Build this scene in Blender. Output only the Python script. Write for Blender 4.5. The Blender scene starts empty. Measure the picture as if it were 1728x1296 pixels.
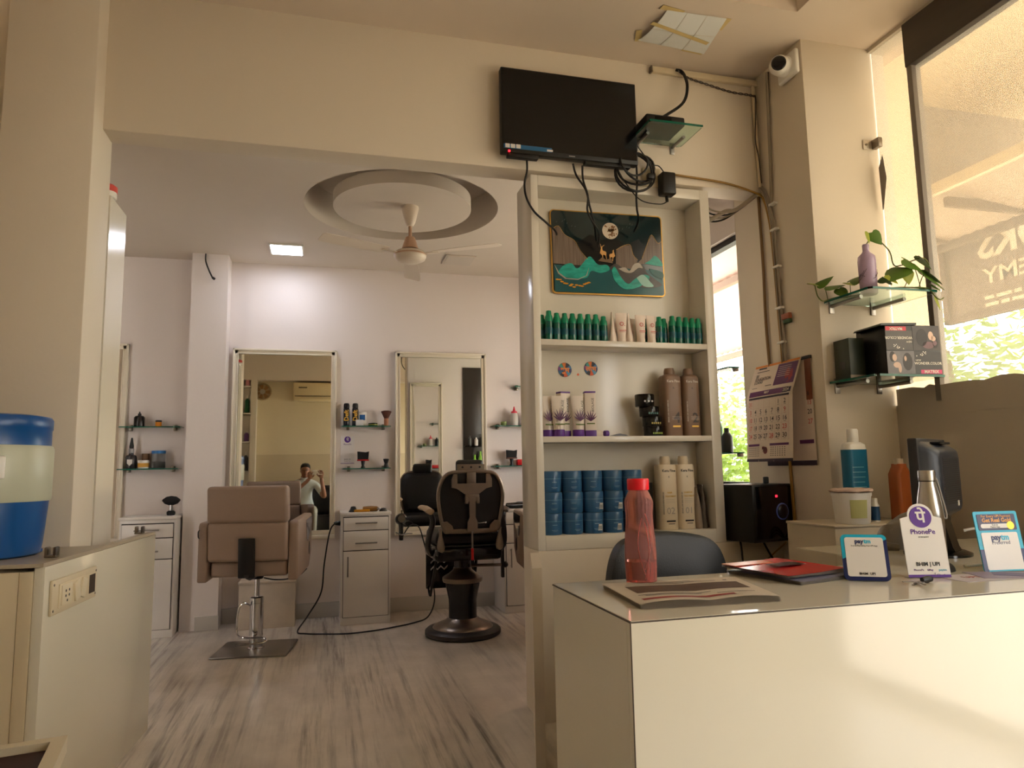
import bpy, bmesh, math, random
from math import sin, cos, pi, radians
from mathutils import Vector, Matrix
random.seed(7)
S = bpy.context.scene
COL = S.collection

# ---------------------------------------------------------------- camera
CAM = (0.0, 0.0, 1.15)
cd = bpy.data.cameras.new('camera'); cam = bpy.data.objects.new('camera', cd); COL.objects.link(cam)
cd.sensor_width = 36.0; cd.lens = 36.0 * 1187.0 / 1728.0; cd.clip_start = 0.02; cd.clip_end = 200
_yaw, _pit, _rol = 0.26305, 0.11964, -0.01791
_f = Vector((sin(_yaw)*cos(_pit), cos(_yaw)*cos(_pit), sin(_pit)))
_r = Vector((cos(_yaw), -sin(_yaw), 0)); _u = _r.cross(_f)
_r2 = _r*cos(_rol) + _u*sin(_rol); _u2 = -_r*sin(_rol) + _u*cos(_rol)
cam.matrix_world = Matrix(((_r2.x, _u2.x, -_f.x, CAM[0]), (_r2.y, _u2.y, -_f.y, CAM[1]), (_r2.z, _u2.z, -_f.z, CAM[2]), (0, 0, 0, 1)))
S.camera = cam

# ---------------------------------------------------------------- world, sun, exposure
w = bpy.data.worlds.new('sky'); S.world = w; w.use_nodes = True
bg = w.node_tree.nodes['Background']
bg.inputs['Color'].default_value = (1.0, 0.97, 0.93, 1); bg.inputs['Strength'].default_value = 5.0
sd = bpy.data.lights.new('sun', 'SUN'); sun = bpy.data.objects.new('sun', sd); COL.objects.link(sun)
sd.energy = 4.0; sd.angle = radians(0.6); sd.color = (1.0, 0.93, 0.82)
sun.rotation_euler = Vector((-0.62, -0.40, -0.80)).to_track_quat('-Z', 'Y').to_euler()
S.view_settings.view_transform = 'Standard'; S.view_settings.look = 'None'
S.view_settings.gamma = 1.0; S.view_settings.use_curve_mapping = False
S.view_settings.exposure = 1.25
S.cycles.max_bounces = 10; S.cycles.diffuse_bounces = 5; S.cycles.glossy_bounces = 5; S.cycles.transmission_bounces = 6
S.cycles.transparent_max_bounces = 12; S.cycles.caustics_reflective = False; S.cycles.caustics_refractive = False
S.cycles.sample_clamp_indirect = 6.0

# ---------------------------------------------------------------- materials
def lin(c):
    return tuple(((v/255)/12.92 if v/255 <= .04045 else ((v/255+.055)/1.055)**2.4) for v in c)
MATS = {}
def M(name, rgb=(200, 200, 200), rough=.5, metal=0.0, emit=0.0, trans=0.0, alpha=1.0, var=0.0, vscale=6.0, bump=0.0, bscale=60.0, ior=1.45, coat=0.0, stretch=None):
    """One procedural material: plain Principled colour with noise variation and fine relief."""
    if name in MATS: return MATS[name]
    m = bpy.data.materials.new(name); m.use_nodes = True; MATS[name] = m
    nt = m.node_tree; b = nt.nodes['Principled BSDF']; L = nt.links
    c = lin(rgb)
    b.inputs['Base Color'].default_value = (*c, 1); b.inputs['Roughness'].default_value = rough
    b.inputs['Metallic'].default_value = metal; b.inputs['IOR'].default_value = ior
    b.inputs['Transmission Weight'].default_value = trans; b.inputs['Alpha'].default_value = alpha
    b.inputs['Coat Weight'].default_value = coat; b.inputs['Coat Roughness'].default_value = 0.08
    if emit: b.inputs['Emission Color'].default_value = (*c, 1); b.inputs['Emission Strength'].default_value = emit
    if var or bump:
        tc = nt.nodes.new('ShaderNodeTexCoord'); src = tc.outputs['Object']
        if stretch:
            mp = nt.nodes.new('ShaderNodeMapping'); mp.inputs['Scale'].default_value = stretch
            L.new(src, mp.inputs['Vector']); src = mp.outputs['Vector']
    if var:
        n = nt.nodes.new('ShaderNodeTexNoise'); n.inputs['Scale'].default_value = vscale; n.inputs['Detail'].default_value = 4
        L.new(src, n.inputs['Vector'])
        mx = nt.nodes.new('ShaderNodeMix'); mx.data_type = 'RGBA'
        L.new(n.outputs['Fac'], mx.inputs['Factor'])
        mx.inputs[6].default_value = (*[max(0, v*(1-var)) for v in c], 1); mx.inputs[7].default_value = (*[min(1, v*(1+var)) for v in c], 1)
        L.new(mx.outputs[2], b.inputs['Base Color'])
    if bump:
        n2 = nt.nodes.new('ShaderNodeTexNoise'); n2.inputs['Scale'].default_value = bscale; n2.inputs['Detail'].default_value = 3
        L.new(src, n2.inputs['Vector'])
        bp = nt.nodes.new('ShaderNodeBump'); bp.inputs['Strength'].default_value = bump; bp.inputs['Distance'].default_value = .01
        L.new(n2.outputs['Fac'], bp.inputs['Height']); L.new(bp.outputs['Normal'], b.inputs['Normal'])
    return m
def M_film(name, tint, opac, diff):
    """woven sun film: part see-through, part lit cloth"""
    m = bpy.data.materials.new(name); m.use_nodes = True; MATS[name] = m
    nt = m.node_tree; L = nt.links; nt.nodes.remove(nt.nodes['Principled BSDF'])
    out = nt.nodes['Material Output']
    t = nt.nodes.new('ShaderNodeBsdfTransparent'); t.inputs['Color'].default_value = (*tint, 1)
    d = nt.nodes.new('ShaderNodeBsdfDiffuse'); d.inputs['Color'].default_value = (*diff, 1)
    tr = nt.nodes.new('ShaderNodeBsdfTranslucent'); tr.inputs['Color'].default_value = (*diff, 1)
    a = nt.nodes.new('ShaderNodeMixShader'); a.inputs[0].default_value = .5
    L.new(d.outputs[0], a.inputs[1]); L.new(tr.outputs[0], a.inputs[2])
    tc = nt.nodes.new('ShaderNodeTexCoord'); ck = nt.nodes.new('ShaderNodeTexChecker'); ck.inputs['Scale'].default_value = 260
    L.new(tc.outputs['Object'], ck.inputs['Vector'])
    mr = nt.nodes.new('ShaderNodeMapRange'); mr.inputs[3].default_value = opac-.12; mr.inputs[4].default_value = opac+.12
    L.new(ck.outputs['Fac'], mr.inputs[0])
    mx = nt.nodes.new('ShaderNodeMixShader'); L.new(mr.outputs[0], mx.inputs[0])
    L.new(t.outputs[0], mx.inputs[1]); L.new(a.outputs[0], mx.inputs[2]); L.new(mx.outputs[0], out.inputs['Surface'])
    return m
def M_marble(name):
    m = bpy.data.materials.new(name); m.use_nodes = True; MATS[name] = m
    nt = m.node_tree; L = nt.links; b = nt.nodes['Principled BSDF']
    tc = nt.nodes.new('ShaderNodeTexCoord')
    def noise(scale, sc, det, dist=0.0):
        mp = nt.nodes.new('ShaderNodeMapping'); mp.inputs['Scale'].default_value = sc; L.new(tc.outputs['Object'], mp.inputs['Vector'])
        n = nt.nodes.new('ShaderNodeTexNoise'); n.inputs['Scale'].default_value = scale; n.inputs['Detail'].default_value = det
        n.inputs['Roughness'].default_value = .65; n.inputs['Distortion'].default_value = dist
        L.new(mp.outputs['Vector'], n.inputs['Vector']); return n.outputs['Fac']
    def ramp(f, stops):
        r = nt.nodes.new('ShaderNodeValToRGB'); e = r.color_ramp.elements
        e[0].position, e[0].color = stops[0][0], (*lin(stops[0][1]), 1); e[1].position, e[1].color = stops[1][0], (*lin(stops[1][1]), 1)
        for p, c in stops[2:]:
            k = e.new(p); k.color = (*lin(c), 1)
        L.new(f, r.inputs['Fac']); return r.outputs['Color']
    g = (205, 195, 182)
    base = ramp(noise(1.3, (1, .8, 1), 5), [(.3, (206, 196, 184)), (.7, (236, 228, 216))])
    W_, K_ = (255, 255, 255), (0, 0, 0)
    def math_(op, x, y):
        n = nt.nodes.new('ShaderNodeMath'); n.operation = op
        for i, q in enumerate((x, y)):
            if isinstance(q, (int, float)): n.inputs[i].default_value = q
            else: L.new(q, n.inputs[i])
        return n.outputs[0]
    fine = ramp(noise(8.0, (3.2, .13, 1), 12, .15), [(.47, K_), (.66, W_)])
    mask = ramp(noise(1.15, (1.5, .22, 1), 3, .2), [(.42, (24, 24, 24)), (.58, W_)])
    mott = ramp(noise(5.0, (1.2, .8, 1), 8), [(.35, K_), (.75, W_)])
    wide = ramp(noise(1.7, (1.9, .16, 1), 6, .25), [(.47, K_), (.70, W_)])
    dark = math_('ADD', math_('MULTIPLY', math_('MULTIPLY', fine, mask), .66), math_('ADD', math_('MULTIPLY', wide, .26), math_('MULTIPLY', mott, .14)))
    mx = nt.nodes.new('ShaderNodeMix'); mx.data_type = 'RGBA'; L.new(dark, mx.inputs['Factor'])
    L.new(base, mx.inputs[6]); mx.inputs[7].default_value = (*lin((78, 75, 72)), 1); col = mx.outputs[2]
    L.new(col, b.inputs['Base Color']); b.inputs['Roughness'].default_value = .22
    return m
def M_leaf(name, rgb, translucent=.35):
    m = bpy.data.materials.new(name); m.use_nodes = True; MATS[name] = m
    nt = m.node_tree; L = nt.links; b = nt.nodes['Principled BSDF']; out = nt.nodes['Material Output']
    b.inputs['Base Color'].default_value = (*lin(rgb), 1); b.inputs['Roughness'].default_value = .45
    n = nt.nodes.new('ShaderNodeTexNoise'); n.inputs['Scale'].default_value = 9
    tc = nt.nodes.new('ShaderNodeTexCoord'); L.new(tc.outputs['Object'], n.inputs['Vector'])
    mx = nt.nodes.new('ShaderNodeMix'); mx.data_type = 'RGBA'; L.new(n.outputs['Fac'], mx.inputs['Factor'])
    mx.inputs[6].default_value = (*[v*.7 for v in lin(rgb)], 1); mx.inputs[7].default_value = (*[min(1, v*1.35) for v in lin(rgb)], 1)
    L.new(mx.outputs[2], b.inputs['Base Color'])
    t = nt.nodes.new('ShaderNodeBsdfTranslucent'); L.new(mx.outputs[2], t.inputs['Color'])
    ms = nt.nodes.new('ShaderNodeMixShader'); ms.inputs[0].default_value = translucent
    L.new(b.outputs[0], ms.inputs[1]); L.new(t.outputs[0], ms.inputs[2]); L.new(ms.outputs[0], out.inputs['Surface'])
    return m
cream = M('cream_paint', (220, 208, 190), .55, var=.03, vscale=1.5, bump=.05, bscale=45)
white_wall = M('white_paint', (226, 216, 210), .5, var=.03, vscale=2, bump=.05, bscale=45)
ceil_cream = M('ceiling_cream_paint', (216, 201, 184), .7, var=.02, bump=.04, bscale=30)
ceil_white = M('ceiling_white_paint', (214, 203, 190), .6, var=.02, bump=.04, bscale=30)
marble = M_marble('grey_streaked_marble')
lam = M('cream_laminate', (217, 211, 192), .09, var=.015, vscale=3)
lam_w = M('white_laminate', (222, 215, 202), .18, var=.015, vscale=3)
lam_g = M('grey_white_laminate', (226, 220, 214), .3, var=.02)
frame_w = M('cream_white_moulding', (226, 216, 196), .35)
mirror_m = M('mirror_silver', (236, 236, 230), .015, 1.0)
glass_g = M('green_glass_pane', (205, 232, 220), .03, trans=1.0, ior=1.3)
glass_e = M('green_glass_edge', (18, 92, 74), .15)
chrome = M('chrome', (205, 205, 208), .1, 1.0)
steel = M('brushed_steel', (190, 184, 176), .28, 1.0, bump=.05, bscale=200, stretch=(1, 1, .05))
dchrome = M('dull_steel', (150, 146, 142), .3, 1.0)
clip_m = M('clip_metal', (130, 120, 108), .35, .9)
black = M('black_plastic', (16, 15, 15), .4)
black_g = M('black_gloss', (10, 10, 10), .12)
screen_m = M('tv_screen', (7, 7, 8), .16)
black_l = M('black_leather', (13, 12, 12), .42, bump=.12, bscale=220)
beige_l = M('beige_leather', (150, 127, 110), .42, var=.05, vscale=8, bump=.08, bscale=160)
bronze = M('worn_bronze_metal', (132, 118, 106), .3, .85, var=.15, vscale=14)
white_p = M('white_plastic', (232, 228, 220), .35)
off_p = M('aged_white_plastic', (216, 202, 172), .42, var=.05, vscale=8)
cord_m = M('black_cord', (17, 15, 14), .5)
wood_d = M('dark_wood', (70, 55, 42), .5, var=.25, vscale=5, stretch=(6, 1, 6))

# ---------------------------------------------------------------- mesh helpers
class B:
    def __init__(s): s.v = []; s.f = []; s.mi = []; s.cur = 0
    def add(s, vs, fs):
        o = len(s.v); s.v += [tuple(p) for p in vs]; s.f += [tuple(i+o for i in f) for f in fs]; s.mi += [s.cur]*len(fs); return s
    def slot(s, i): s.cur = i; return s
    def box(s, x0, x1, y0, y1, z0, z1, r=0.0, seg=2):
        if x1 < x0: x0, x1 = x1, x0
        if y1 < y0: y0, y1 = y1, y0
        if z1 < z0: z0, z1 = z1, z0
        if r <= 0:
            v = [(x0, y0, z0), (x1, y0, z0), (x1, y1, z0), (x0, y1, z0), (x0, y0, z1), (x1, y0, z1), (x1, y1, z1), (x0, y1, z1)]
            return s.add(v, [(0, 3, 2, 1), (4, 5, 6, 7), (0, 1, 5, 4), (1, 2, 6, 5), (2, 3, 7, 6), (3, 0, 4, 7)])
        r = min(r, .49*(x1-x0), .49*(y1-y0), .49*(z1-z0))
        bm = bmesh.new(); bmesh.ops.create_cube(bm, size=1)
        for q in bm.verts: q.co = Vector(((x0+x1)/2+q.co.x*(x1-x0), (y0+y1)/2+q.co.y*(y1-y0), (z0+z1)/2+q.co.z*(z1-z0)))
        bmesh.ops.bevel(bm, geom=bm.edges[:], offset=r, segments=seg, profile=.5, affect='EDGES')
        bm.verts.ensure_lookup_table(); bm.verts.index_update()
        s.add([q.co[:] for q in bm.verts], [[q.index for q in f.verts] for f in bm.faces]); bm.free(); return s
    def lathe(s, prof, c=(0, 0, 0), n=24, axis='z', sx=1.0, sy=1.0, caps=True):
        vs = []; fs = []
        for r, z in prof:
            for k in range(n):
                a = 2*pi*k/n; p = (r*cos(a)*sx, r*sin(a)*sy, z)
                if axis == 'y': p = (p[0], z, -p[1])
                elif axis == 'x': p = (z, p[0], p[1])
                vs.append((p[0]+c[0], p[1]+c[1], p[2]+c[2]))
        for i in range(len(prof)-1):
            for k in range(n):
                a = i*n+k; b = i*n+(k+1) % n; fs.append((a, b, b+n, a+n))
        if caps:
            if prof[0][0] > 1e-5: fs.append(tuple(reversed(range(n))))
            if prof[-1][0] > 1e-5: fs.append(tuple(range((len(prof)-1)*n, len(prof)*n)))
        return s.add(vs, fs)
    def tube(s, pts, r, n=8, smooth=0, taper=None, closed=False):
        P = [Vector(p) for p in pts]
        if smooth: P = catmull(P, smooth)
        vs = []; fs = []; m = len(P); up = None
        for i, p in enumerate(P):
            t = (P[min(i+1, m-1)]-P[max(i-1, 0)]); t = t.normalized() if t.length > 1e-9 else Vector((0, 0, 1))
            if up is None: up = t.orthogonal().normalized()
            up = up - t*up.dot(t); up = up.normalized() if up.length > 1e-6 else t.orthogonal().normalized()
            q = t.cross(up); rr = r if taper is None else r*(taper[0]+(taper[1]-taper[0])*i/max(1, m-1))
            for k in range(n):
                a = 2*pi*k/n; vs.append(p+(up*cos(a)+q*sin(a))*rr)
        for i in range(m-1):
            for k in range(n):
                a = i*n+k; b = i*n+(k+1) % n; fs.append((a, b, b+n, a+n))
        fs.append(tuple(reversed(range(n)))); fs.append(tuple(range((m-1)*n, m*n)))
        return s.add(vs, fs)
    def prism(s, poly, a, b, plane='xz'):
        """polygon in a plane, extruded along the third axis from a to b"""
        def mk(u, v, t):
            return {'xz': (u, t, v), 'xy': (u, v, t), 'yz': (t, u, v)}[plane]
        n = len(poly); vs = [mk(u, v, a) for u, v in poly]+[mk(u, v, b) for u, v in poly]
        fs = [tuple(range(n)), tuple(reversed(range(n, 2*n)))]+[(i, i+n, (i+1) % n+n, (i+1) % n) for i in range(n)]
        return s.add(vs, fs)
    def sphere(s, c, rx, ry=None, rz=None, n=16, m=10):
        ry = ry or rx; rz = rz or rx; vs = []; fs = []
        for i in range(m+1):
            t = pi*i/m
            for k in range(n):
                a = 2*pi*k/n; vs.append((c[0]+rx*sin(t)*cos(a), c[1]+ry*sin(t)*sin(a), c[2]-rz*cos(t)))
        for i in range(m):
            for k in range(n):
                a = i*n+k; b = i*n+(k+1) % n; fs.append((a, b, b+n, a+n))
        return s.add(vs, fs)
    def loft(s, rings, caps=True):
        n = len(rings[0]); vs = [p for r in rings for p in r]; fs = []
        for i in range(len(rings)-1):
            for k in range(n):
                a = i*n+k; b = i*n+(k+1) % n; fs.append((a, b, b+n, a+n))
        if caps: fs.append(tuple(reversed(range(n)))); fs.append(tuple(range((len(rings)-1)*n, len(rings)*n)))
        return s.add(vs, fs)
    def xf(s, mat, start=0):
        s.v = s.v[:start]+[tuple(mat @ Vector(p)) for p in s.v[start:]]; return s
    def build(s, name, mat, parent=None, ang=38, loc=None, rot=None):
        me = bpy.data.meshes.new(name); me.from_pydata(s.v, [], s.f)
        mats = mat if isinstance(mat, (list, tuple)) else [mat]
        for m in mats: me.materials.append(m)
        if len(mats) > 1: me.polygons.foreach_set('material_index', s.mi)
        bm = bmesh.new(); bm.from_mesh(me); bmesh.ops.remove_doubles(bm, verts=bm.verts, dist=1e-6)
        bmesh.ops.recalc_face_normals(bm, faces=bm.faces); bm.to_mesh(me); bm.free()
        me.shade_smooth(); me.set_sharp_from_angle(angle=radians(ang))
        o = bpy.data.objects.new(name, me); COL.objects.link(o)
        if parent: o.parent = parent
        if loc: o.location = loc
        if rot: o.rotation_euler = rot
        return o
def catmull(P, k):
    out = []; n = len(P)
    for i in range(n-1):
        p0, p1, p2, p3 = P[max(i-1, 0)], P[i], P[i+1], P[min(i+2, n-1)]
        for j in range(k):
            t = j/k
            out.append(.5*((2*p1)+(p2-p0)*t+(2*p0-5*p1+4*p2-p3)*t*t+(3*p1-p0-3*p2+p3)*t**3))
    out.append(P[-1]); return out
def tag(o, label, cat, group=None):
    o['label'] = label; o['category'] = cat
    if group: o['group'] = group
    return o
def thing(name, label, cat, loc=(0, 0, 0), rotz=0.0, group=None):
    o = bpy.data.objects.new(name, None); COL.objects.link(o); o.location = loc; o.rotation_euler = (0, 0, rotz); o.empty_display_size = .05
    return tag(o, label, cat, group)
def struct(o, label=None):
    o['kind'] = 'structure'
    if label: o['label'] = label
    return o
def dup(root, loc, rotz=None, label=None, group=None):
    r = root.copy(); COL.objects.link(r); r.location = loc
    if rotz is not None: r.rotation_euler = (0, 0, rotz)
    if label: r['label'] = label
    if group: r['group'] = group
    for ch in list(root.children):
        c = ch.copy(); COL.objects.link(c); c.parent = r
        for g in list(ch.children):
            d = g.copy(); COL.objects.link(d); d.parent = c
    return r
def rounded(x0, x1, z0, z1, r, k=5):
    p = []
    for cx, cz, a0 in ((x1-r, z1-r, 0), (x0+r, z1-r, 90), (x0+r, z0+r, 180), (x1-r, z0+r, 270)):
        for i in range(k+1):
            a = radians(a0+90*i/k); p.append((cx+r*cos(a), cz+r*sin(a)))
    return p
def ell(cx, cz, rx, rz, n=24, a0=0, a1=360):
    return [(cx+rx*cos(radians(a0+(a1-a0)*i/n)), cz+rz*sin(radians(a0+(a1-a0)*i/n))) for i in range(n if a1-a0 == 360 else n+1)]
def text_into(b, s, size, x, z, y=0.0, align='CENTER', mirror=False, sx=1.0, rot=0.0, shear=0.0, ex=.0002, weight=0.0):
    """flat lettering standing in the xz plane, facing -y"""
    cu = bpy.data.curves.new('t', 'FONT'); cu.body = s; cu.size = size; cu.align_x = align; cu.align_y = 'CENTER'
    cu.resolution_u = 2; cu.extrude = ex; cu.shear = shear; cu.offset = weight
    o = bpy.data.objects.new('t', cu)
    me = bpy.data.meshes.new_from_object(o)
    ca, sa = cos(rot), sin(rot); vs = []
    for v in me.vertices:
        u, t, e = v.co.x*sx, v.co.y, v.co.z
        u, t = u*ca-t*sa, u*sa+t*ca
        if mirror: u = -u
        vs.append((x+u, y-e, z+t))
    b.add(vs, [tuple(p.vertices) for p in me.polygons])
    bpy.data.meshes.remove(me); bpy.data.objects.remove(o); bpy.data.curves.remove(cu)
    return b
# ================================================================ ROOM SHELL
WF = 6.0           # far wall plane
HB, HF = 2.87, 3.27   # ceilings of the salon room and the reception
XR1, XR2 = 2.29, 2.69
lower_wall = M('warm_grey_paint', (190, 180, 164), .6, var=.04, vscale=3)  # the wall's own grey-brown paint, one base colour with slight noise

struct(B().box(-2.7, 2.9, -1.0, 6.2, -.1, 0).build('floor', marble))
struct(B().box(-2.6, 2.45, WF, WF+.15, 0, 3.22).build('wall_far', white_wall))
struct(B().box(-1.008, -.742, 5.8, WF-.001, 0, HB).build('wall_far_pillar', white_wall))
struct(B().box(-2.75, -2.6, 3.3, 6.15, 0, 3.22).build('wall_salon_left', white_wall))
# salon ceiling with a round cut-out
def holed_ceiling():
    bm = bmesh.new(); cx, cy, R = .49, 4.52, .63
    n = 64; ci = [bm.verts.new((cx+R*cos(2*pi*k/n), cy+R*sin(2*pi*k/n), HB)) for k in range(n)]
    x0, x1, y0, y1 = -2.6, XR1+.05, 3.3, WF+.02
    q = []
    for k in range(n):
        a = 2*pi*k/n; dx, dy = cos(a), sin(a)
        t = min(((x1-cx)/dx if dx > 1e-9 else (x0-cx)/dx if dx < -1e-9 else 1e9), ((y1-cy)/dy if dy > 1e-9 else (y0-cy)/dy if dy < -1e-9 else 1e9))
        q.append(bm.verts.new((cx+dx*t, cy+dy*t, HB)))
    for k in range(n): bm.faces.new((ci[k], ci[(k+1) % n], q[(k+1) % n], q[k]))
    for (X, Y) in ((x0, y0), (x0, y1), (x1, y0), (x1, y1)):
        # corner triangles
        best = None
        for k in range(n):
            a, b = q[k].co, q[(k+1) % n].co
            if (abs(a.x-X) < 1e-6 and abs(b.y-Y) < 1e-6) or (abs(a.y-Y) < 1e-6 and abs(b.x-X) < 1e-6):
                if (a-Vector((X, Y, HB))).length + (b-Vector((X, Y, HB))).length < 1.2: best = k
        if best is not None: bm.faces.new((q[best], bm.verts.new((X, Y, HB)), q[(best+1) % n]))
    top = [bm.verts.new((p.co.x, p.co.y, HB+.24)) for p in ci]
    for k in range(n): bm.faces.new((ci[k], top[k], top[(k+1) % n], ci[(k+1) % n]))
    bm.faces.new(top)
    me = bpy.data.meshes.new('ceiling'); bmesh.ops.recalc_face_normals(bm, faces=bm.faces); bm.to_mesh(me); bm.free()
    me.materials.append(ceil_white); me.shade_smooth(); me.set_sharp_from_angle(angle=radians(35))
    o = bpy.data.objects.new('ceiling_salon', me); COL.objects.link(o); return o
cs = struct(holed_ceiling())
B().lathe([(.30, HB+.239), (.30, HB+.075), (.45, HB+.075), (.45, HB-.005), (0, HB-.005)], (.49, 4.52, 0), 64).build('dropped_disc', ceil_white, cs)
struct(B().box(-2.75, 2.5, 3.345, 6.15, HB+.245, HB+.34).build('ceiling_slab', ceil_white))
# beam between the rooms and the left pillar
struct(B().box(-1.3, XR1+.2, 3.2, 3.34, 2.62, HF+.02, .006).build('wall_beam', cream))
struct(B().box(-1.256, -.927, 3.08, 3.34, 0, HF+.02, .006).build('wall_left_pillar', cream))
struct(B().box(-2.4, -1.25, 3.25, 3.4, 0, HF+.02).build('wall_left_return', cream))
struct(B().box(-2.4, -2.25, -1.0, 3.25, 0, HF+.02).build('wall_left', cream))
# reception ceiling with a raised tray
tr = B()
X0, X1, Y0, Y1, zt = .2, 2.137, .2, 2.63, HF+.12
tr.box(-2.4, X0, -1.0, 3.2, HF, HF+.02).box(X1, 2.9, -1.0, 3.4, HF, HF+.02).box(X0, X1, -1.0, Y0, HF, HF+.02).box(X0, X1, Y1, 3.2, HF, HF+.02)
tr.box(X0-.02, X1+.02, Y0-.02, Y1+.02, zt, zt+.02).box(X0-.02, X0, Y0, Y1, HF+.02, zt).box(X1, X1+.02, Y0, Y1, HF+.02, zt).box(X0, X1, Y0-.02, Y0, HF+.02, zt).box(X0, X1, Y1, Y1+.02, HF+.02, zt)
tr.box(-2.45, 3.0, -1.1, 3.3, zt+.03, zt+.12)
struct(tr.build('ceiling_reception', ceil_cream))
# right column, right walls
struct(B().box(XR1, XR2+.1, 2.81, 3.47, 0, HF+.02, .004).build('wall_right_column', cream))
WY0, WY1, WZ0, WZ1 = 3.47, 5.5, 1.02, 2.49
rw = B().box(XR1, XR1+.16, WY1, 6.1, 0, 3.22).box(XR1, XR1+.16, WY0, WY1, 0, WZ0).box(XR1, XR1+.16, WY0, WY1, WZ1, 3.22)
struct(rw.build('wall_salon_right', white_wall))
FY0, FY1, FZ0, FZ1 = 1.0, 2.79, 1.42, 3.05
DY0, DY1, DZ1 = -.72, .55, 2.35
fr = B().box(XR2, XR2+.1, DY1, 2.82, 0, FZ0).box(XR2, XR2+.1, DY1, 2.82, FZ1+.2, HF+.02).box(XR2, XR2+.1, DY1, FY0, FZ0, FZ1+.2)
fr.box(XR2, XR2+.1, -1.0, DY1, DZ1, HF+.02).box(XR2, XR2+.1, -1.0, DY0, 0, DZ1)
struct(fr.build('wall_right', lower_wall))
two = M('ochre_cream_paint', (220, 206, 172), .5, var=.03)
two2 = M('dark_cream_paint', (200, 184, 152), .5, var=.03)
wb = struct(B().box(-2.4, 2.8, -.95, -.8, 1.46, HF+.02).build('wall_back', two))
struct(B().box(-2.4, 2.8, -.95, -.798, 0, 1.46).build('wall_back_dado', two2))
struct(B().box(-2.3, 2.75, -.8, -.6, 2.72, HF+.02).build('trim_1', cream))
struct(B().box(-1.19, -1.10, -.8, -.6, 0, 2.72).build('trim_2', frame_w))
# low wall that carries the display unit
struct(B().box(.975, XR1, 3.2, 3.45, 0, .765, .004).build('wall_low', cream))
# end board closing the side of the counter space
struct(B().add([(.935, 3.199, 0), (.975, 3.199, 0), (.835, 2.70, 0), (.795, 2.70, 0), (.935, 3.199, .76), (.975, 3.199, .76), (.835, 2.70, .76), (.795, 2.70, .76)], [(0, 1, 2, 3), (4, 5, 6, 7), (0, 3, 7, 4), (1, 2, 6, 5), (3, 2, 6, 7), (0, 1, 5, 4)]).build('wall_low_end', cream))
# skirting
sk = M('skirting_stone', (190, 184, 176), .35, var=.06, vscale=5)
struct(B().box(-.74, 2.29, WF-.02, WF-.001, 0, .115, .003).build('baseboard_far', sk))
struct(B().box(-.90, -.735, 5.785, 5.799, 0, .105, .003).build('baseboard_pillar', sk))

# ---------------------------------------------------------------- reception window: mullion, dark head rail, film
win = B().box(XR2-.004, XR2+.05, 2.545, 2.575, FZ0, FZ1, .003)
w1 = struct(win.build('window_1', M('grey_mullion', (120, 112, 104), .5)))
B().box(XR2-.012, XR2+.06, 1.0, 2.575, FZ1-.02, FZ1+.2, .004).build('head_rail', M('dark_weathered_wood', (66, 58, 52), .6, var=.3, vscale=4, stretch=(3, .6, 6)), w1)
B().box(XR2-.004, XR2+.05, 1.0, 1.03, FZ0, FZ1, .003).build('window_frame', MATS['grey_mullion'], w1)
film = M_film('woven_sun_film', (.72, .69, .62), .24, (.60, .55, .46))
B().box(XR2+.02, XR2+.022, 1.03, 2.575, FZ0, FZ1).box(XR2+.02, XR2+.022, 2.575, 2.806, FZ0, FZ1+.2).build('window_pane', film, w1)
# grey paper with a torn upper edge on the lower glass
random.seed(3); pts = [(1.0, FZ0-.1)]; y = 1.0
pts = [(1.0, 1.36)]
edge = [(2.80, 1.497)]
yy = 2.80
while yy > 1.05:
    yy -= random.uniform(.03, .09); edge.append((yy, 1.497-.012*(2.8-yy)+random.uniform(-.008, .010)))
edge.append((1.0, 1.47))
pts = [(1.0, 1.36), (2.80, 1.36)]+edge
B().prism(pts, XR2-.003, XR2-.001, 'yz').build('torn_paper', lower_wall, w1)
# thin torn strip beside the column
B().add([(XR2-.006, 2.79, 2.62), (XR2-.006, 2.76, 2.68), (XR2-.006, 2.745, 2.55), (XR2-.006, 2.78, 2.40), (XR2-.002, 2.79, 2.40)], [(0, 1, 2, 3, 4)]).build('torn_edge', MATS['grey_mullion'], w1)
# salon window on the right wall (bare frame, sliding sash)
wf2 = B().box(XR1+.03, XR1+.08, WY0, WY1, WZ1-.035, WZ1).box(XR1+.03, XR1+.08, WY0, WY1, WZ0, WZ0+.03).box(XR1+.03, XR1+.08, WY1-.03, WY1, WZ0, WZ1).box(XR1+.03, XR1+.08, 4.47, 4.50, WZ0, WZ1)
w2 = struct(wf2.build('window_2', M('black_window_frame', (28, 24, 22), .5)))
clear = bpy.data.materials.new('clear_pane'); clear.use_nodes = True
_nt = clear.node_tree; _nt.nodes.remove(_nt.nodes['Principled BSDF'])
_t = _nt.nodes.new('ShaderNodeBsdfTransparent'); _g = _nt.nodes.new('ShaderNodeBsdfGlossy'); _g.inputs['Roughness'].default_value = .02
_mx = _nt.nodes.new('ShaderNodeMixShader'); _mx.inputs[0].default_value = .06
_nt.links.new(_t.outputs[0], _mx.inputs[1]); _nt.links.new(_g.outputs[0], _mx.inputs[2]); _nt.links.new(_mx.outputs[0], _nt.nodes['Material Output'].inputs['Surface'])
B().box(XR1+.053, XR1+.056, WY0, WY1, WZ0, WZ1).build('window_pane', clear, w2)
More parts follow.
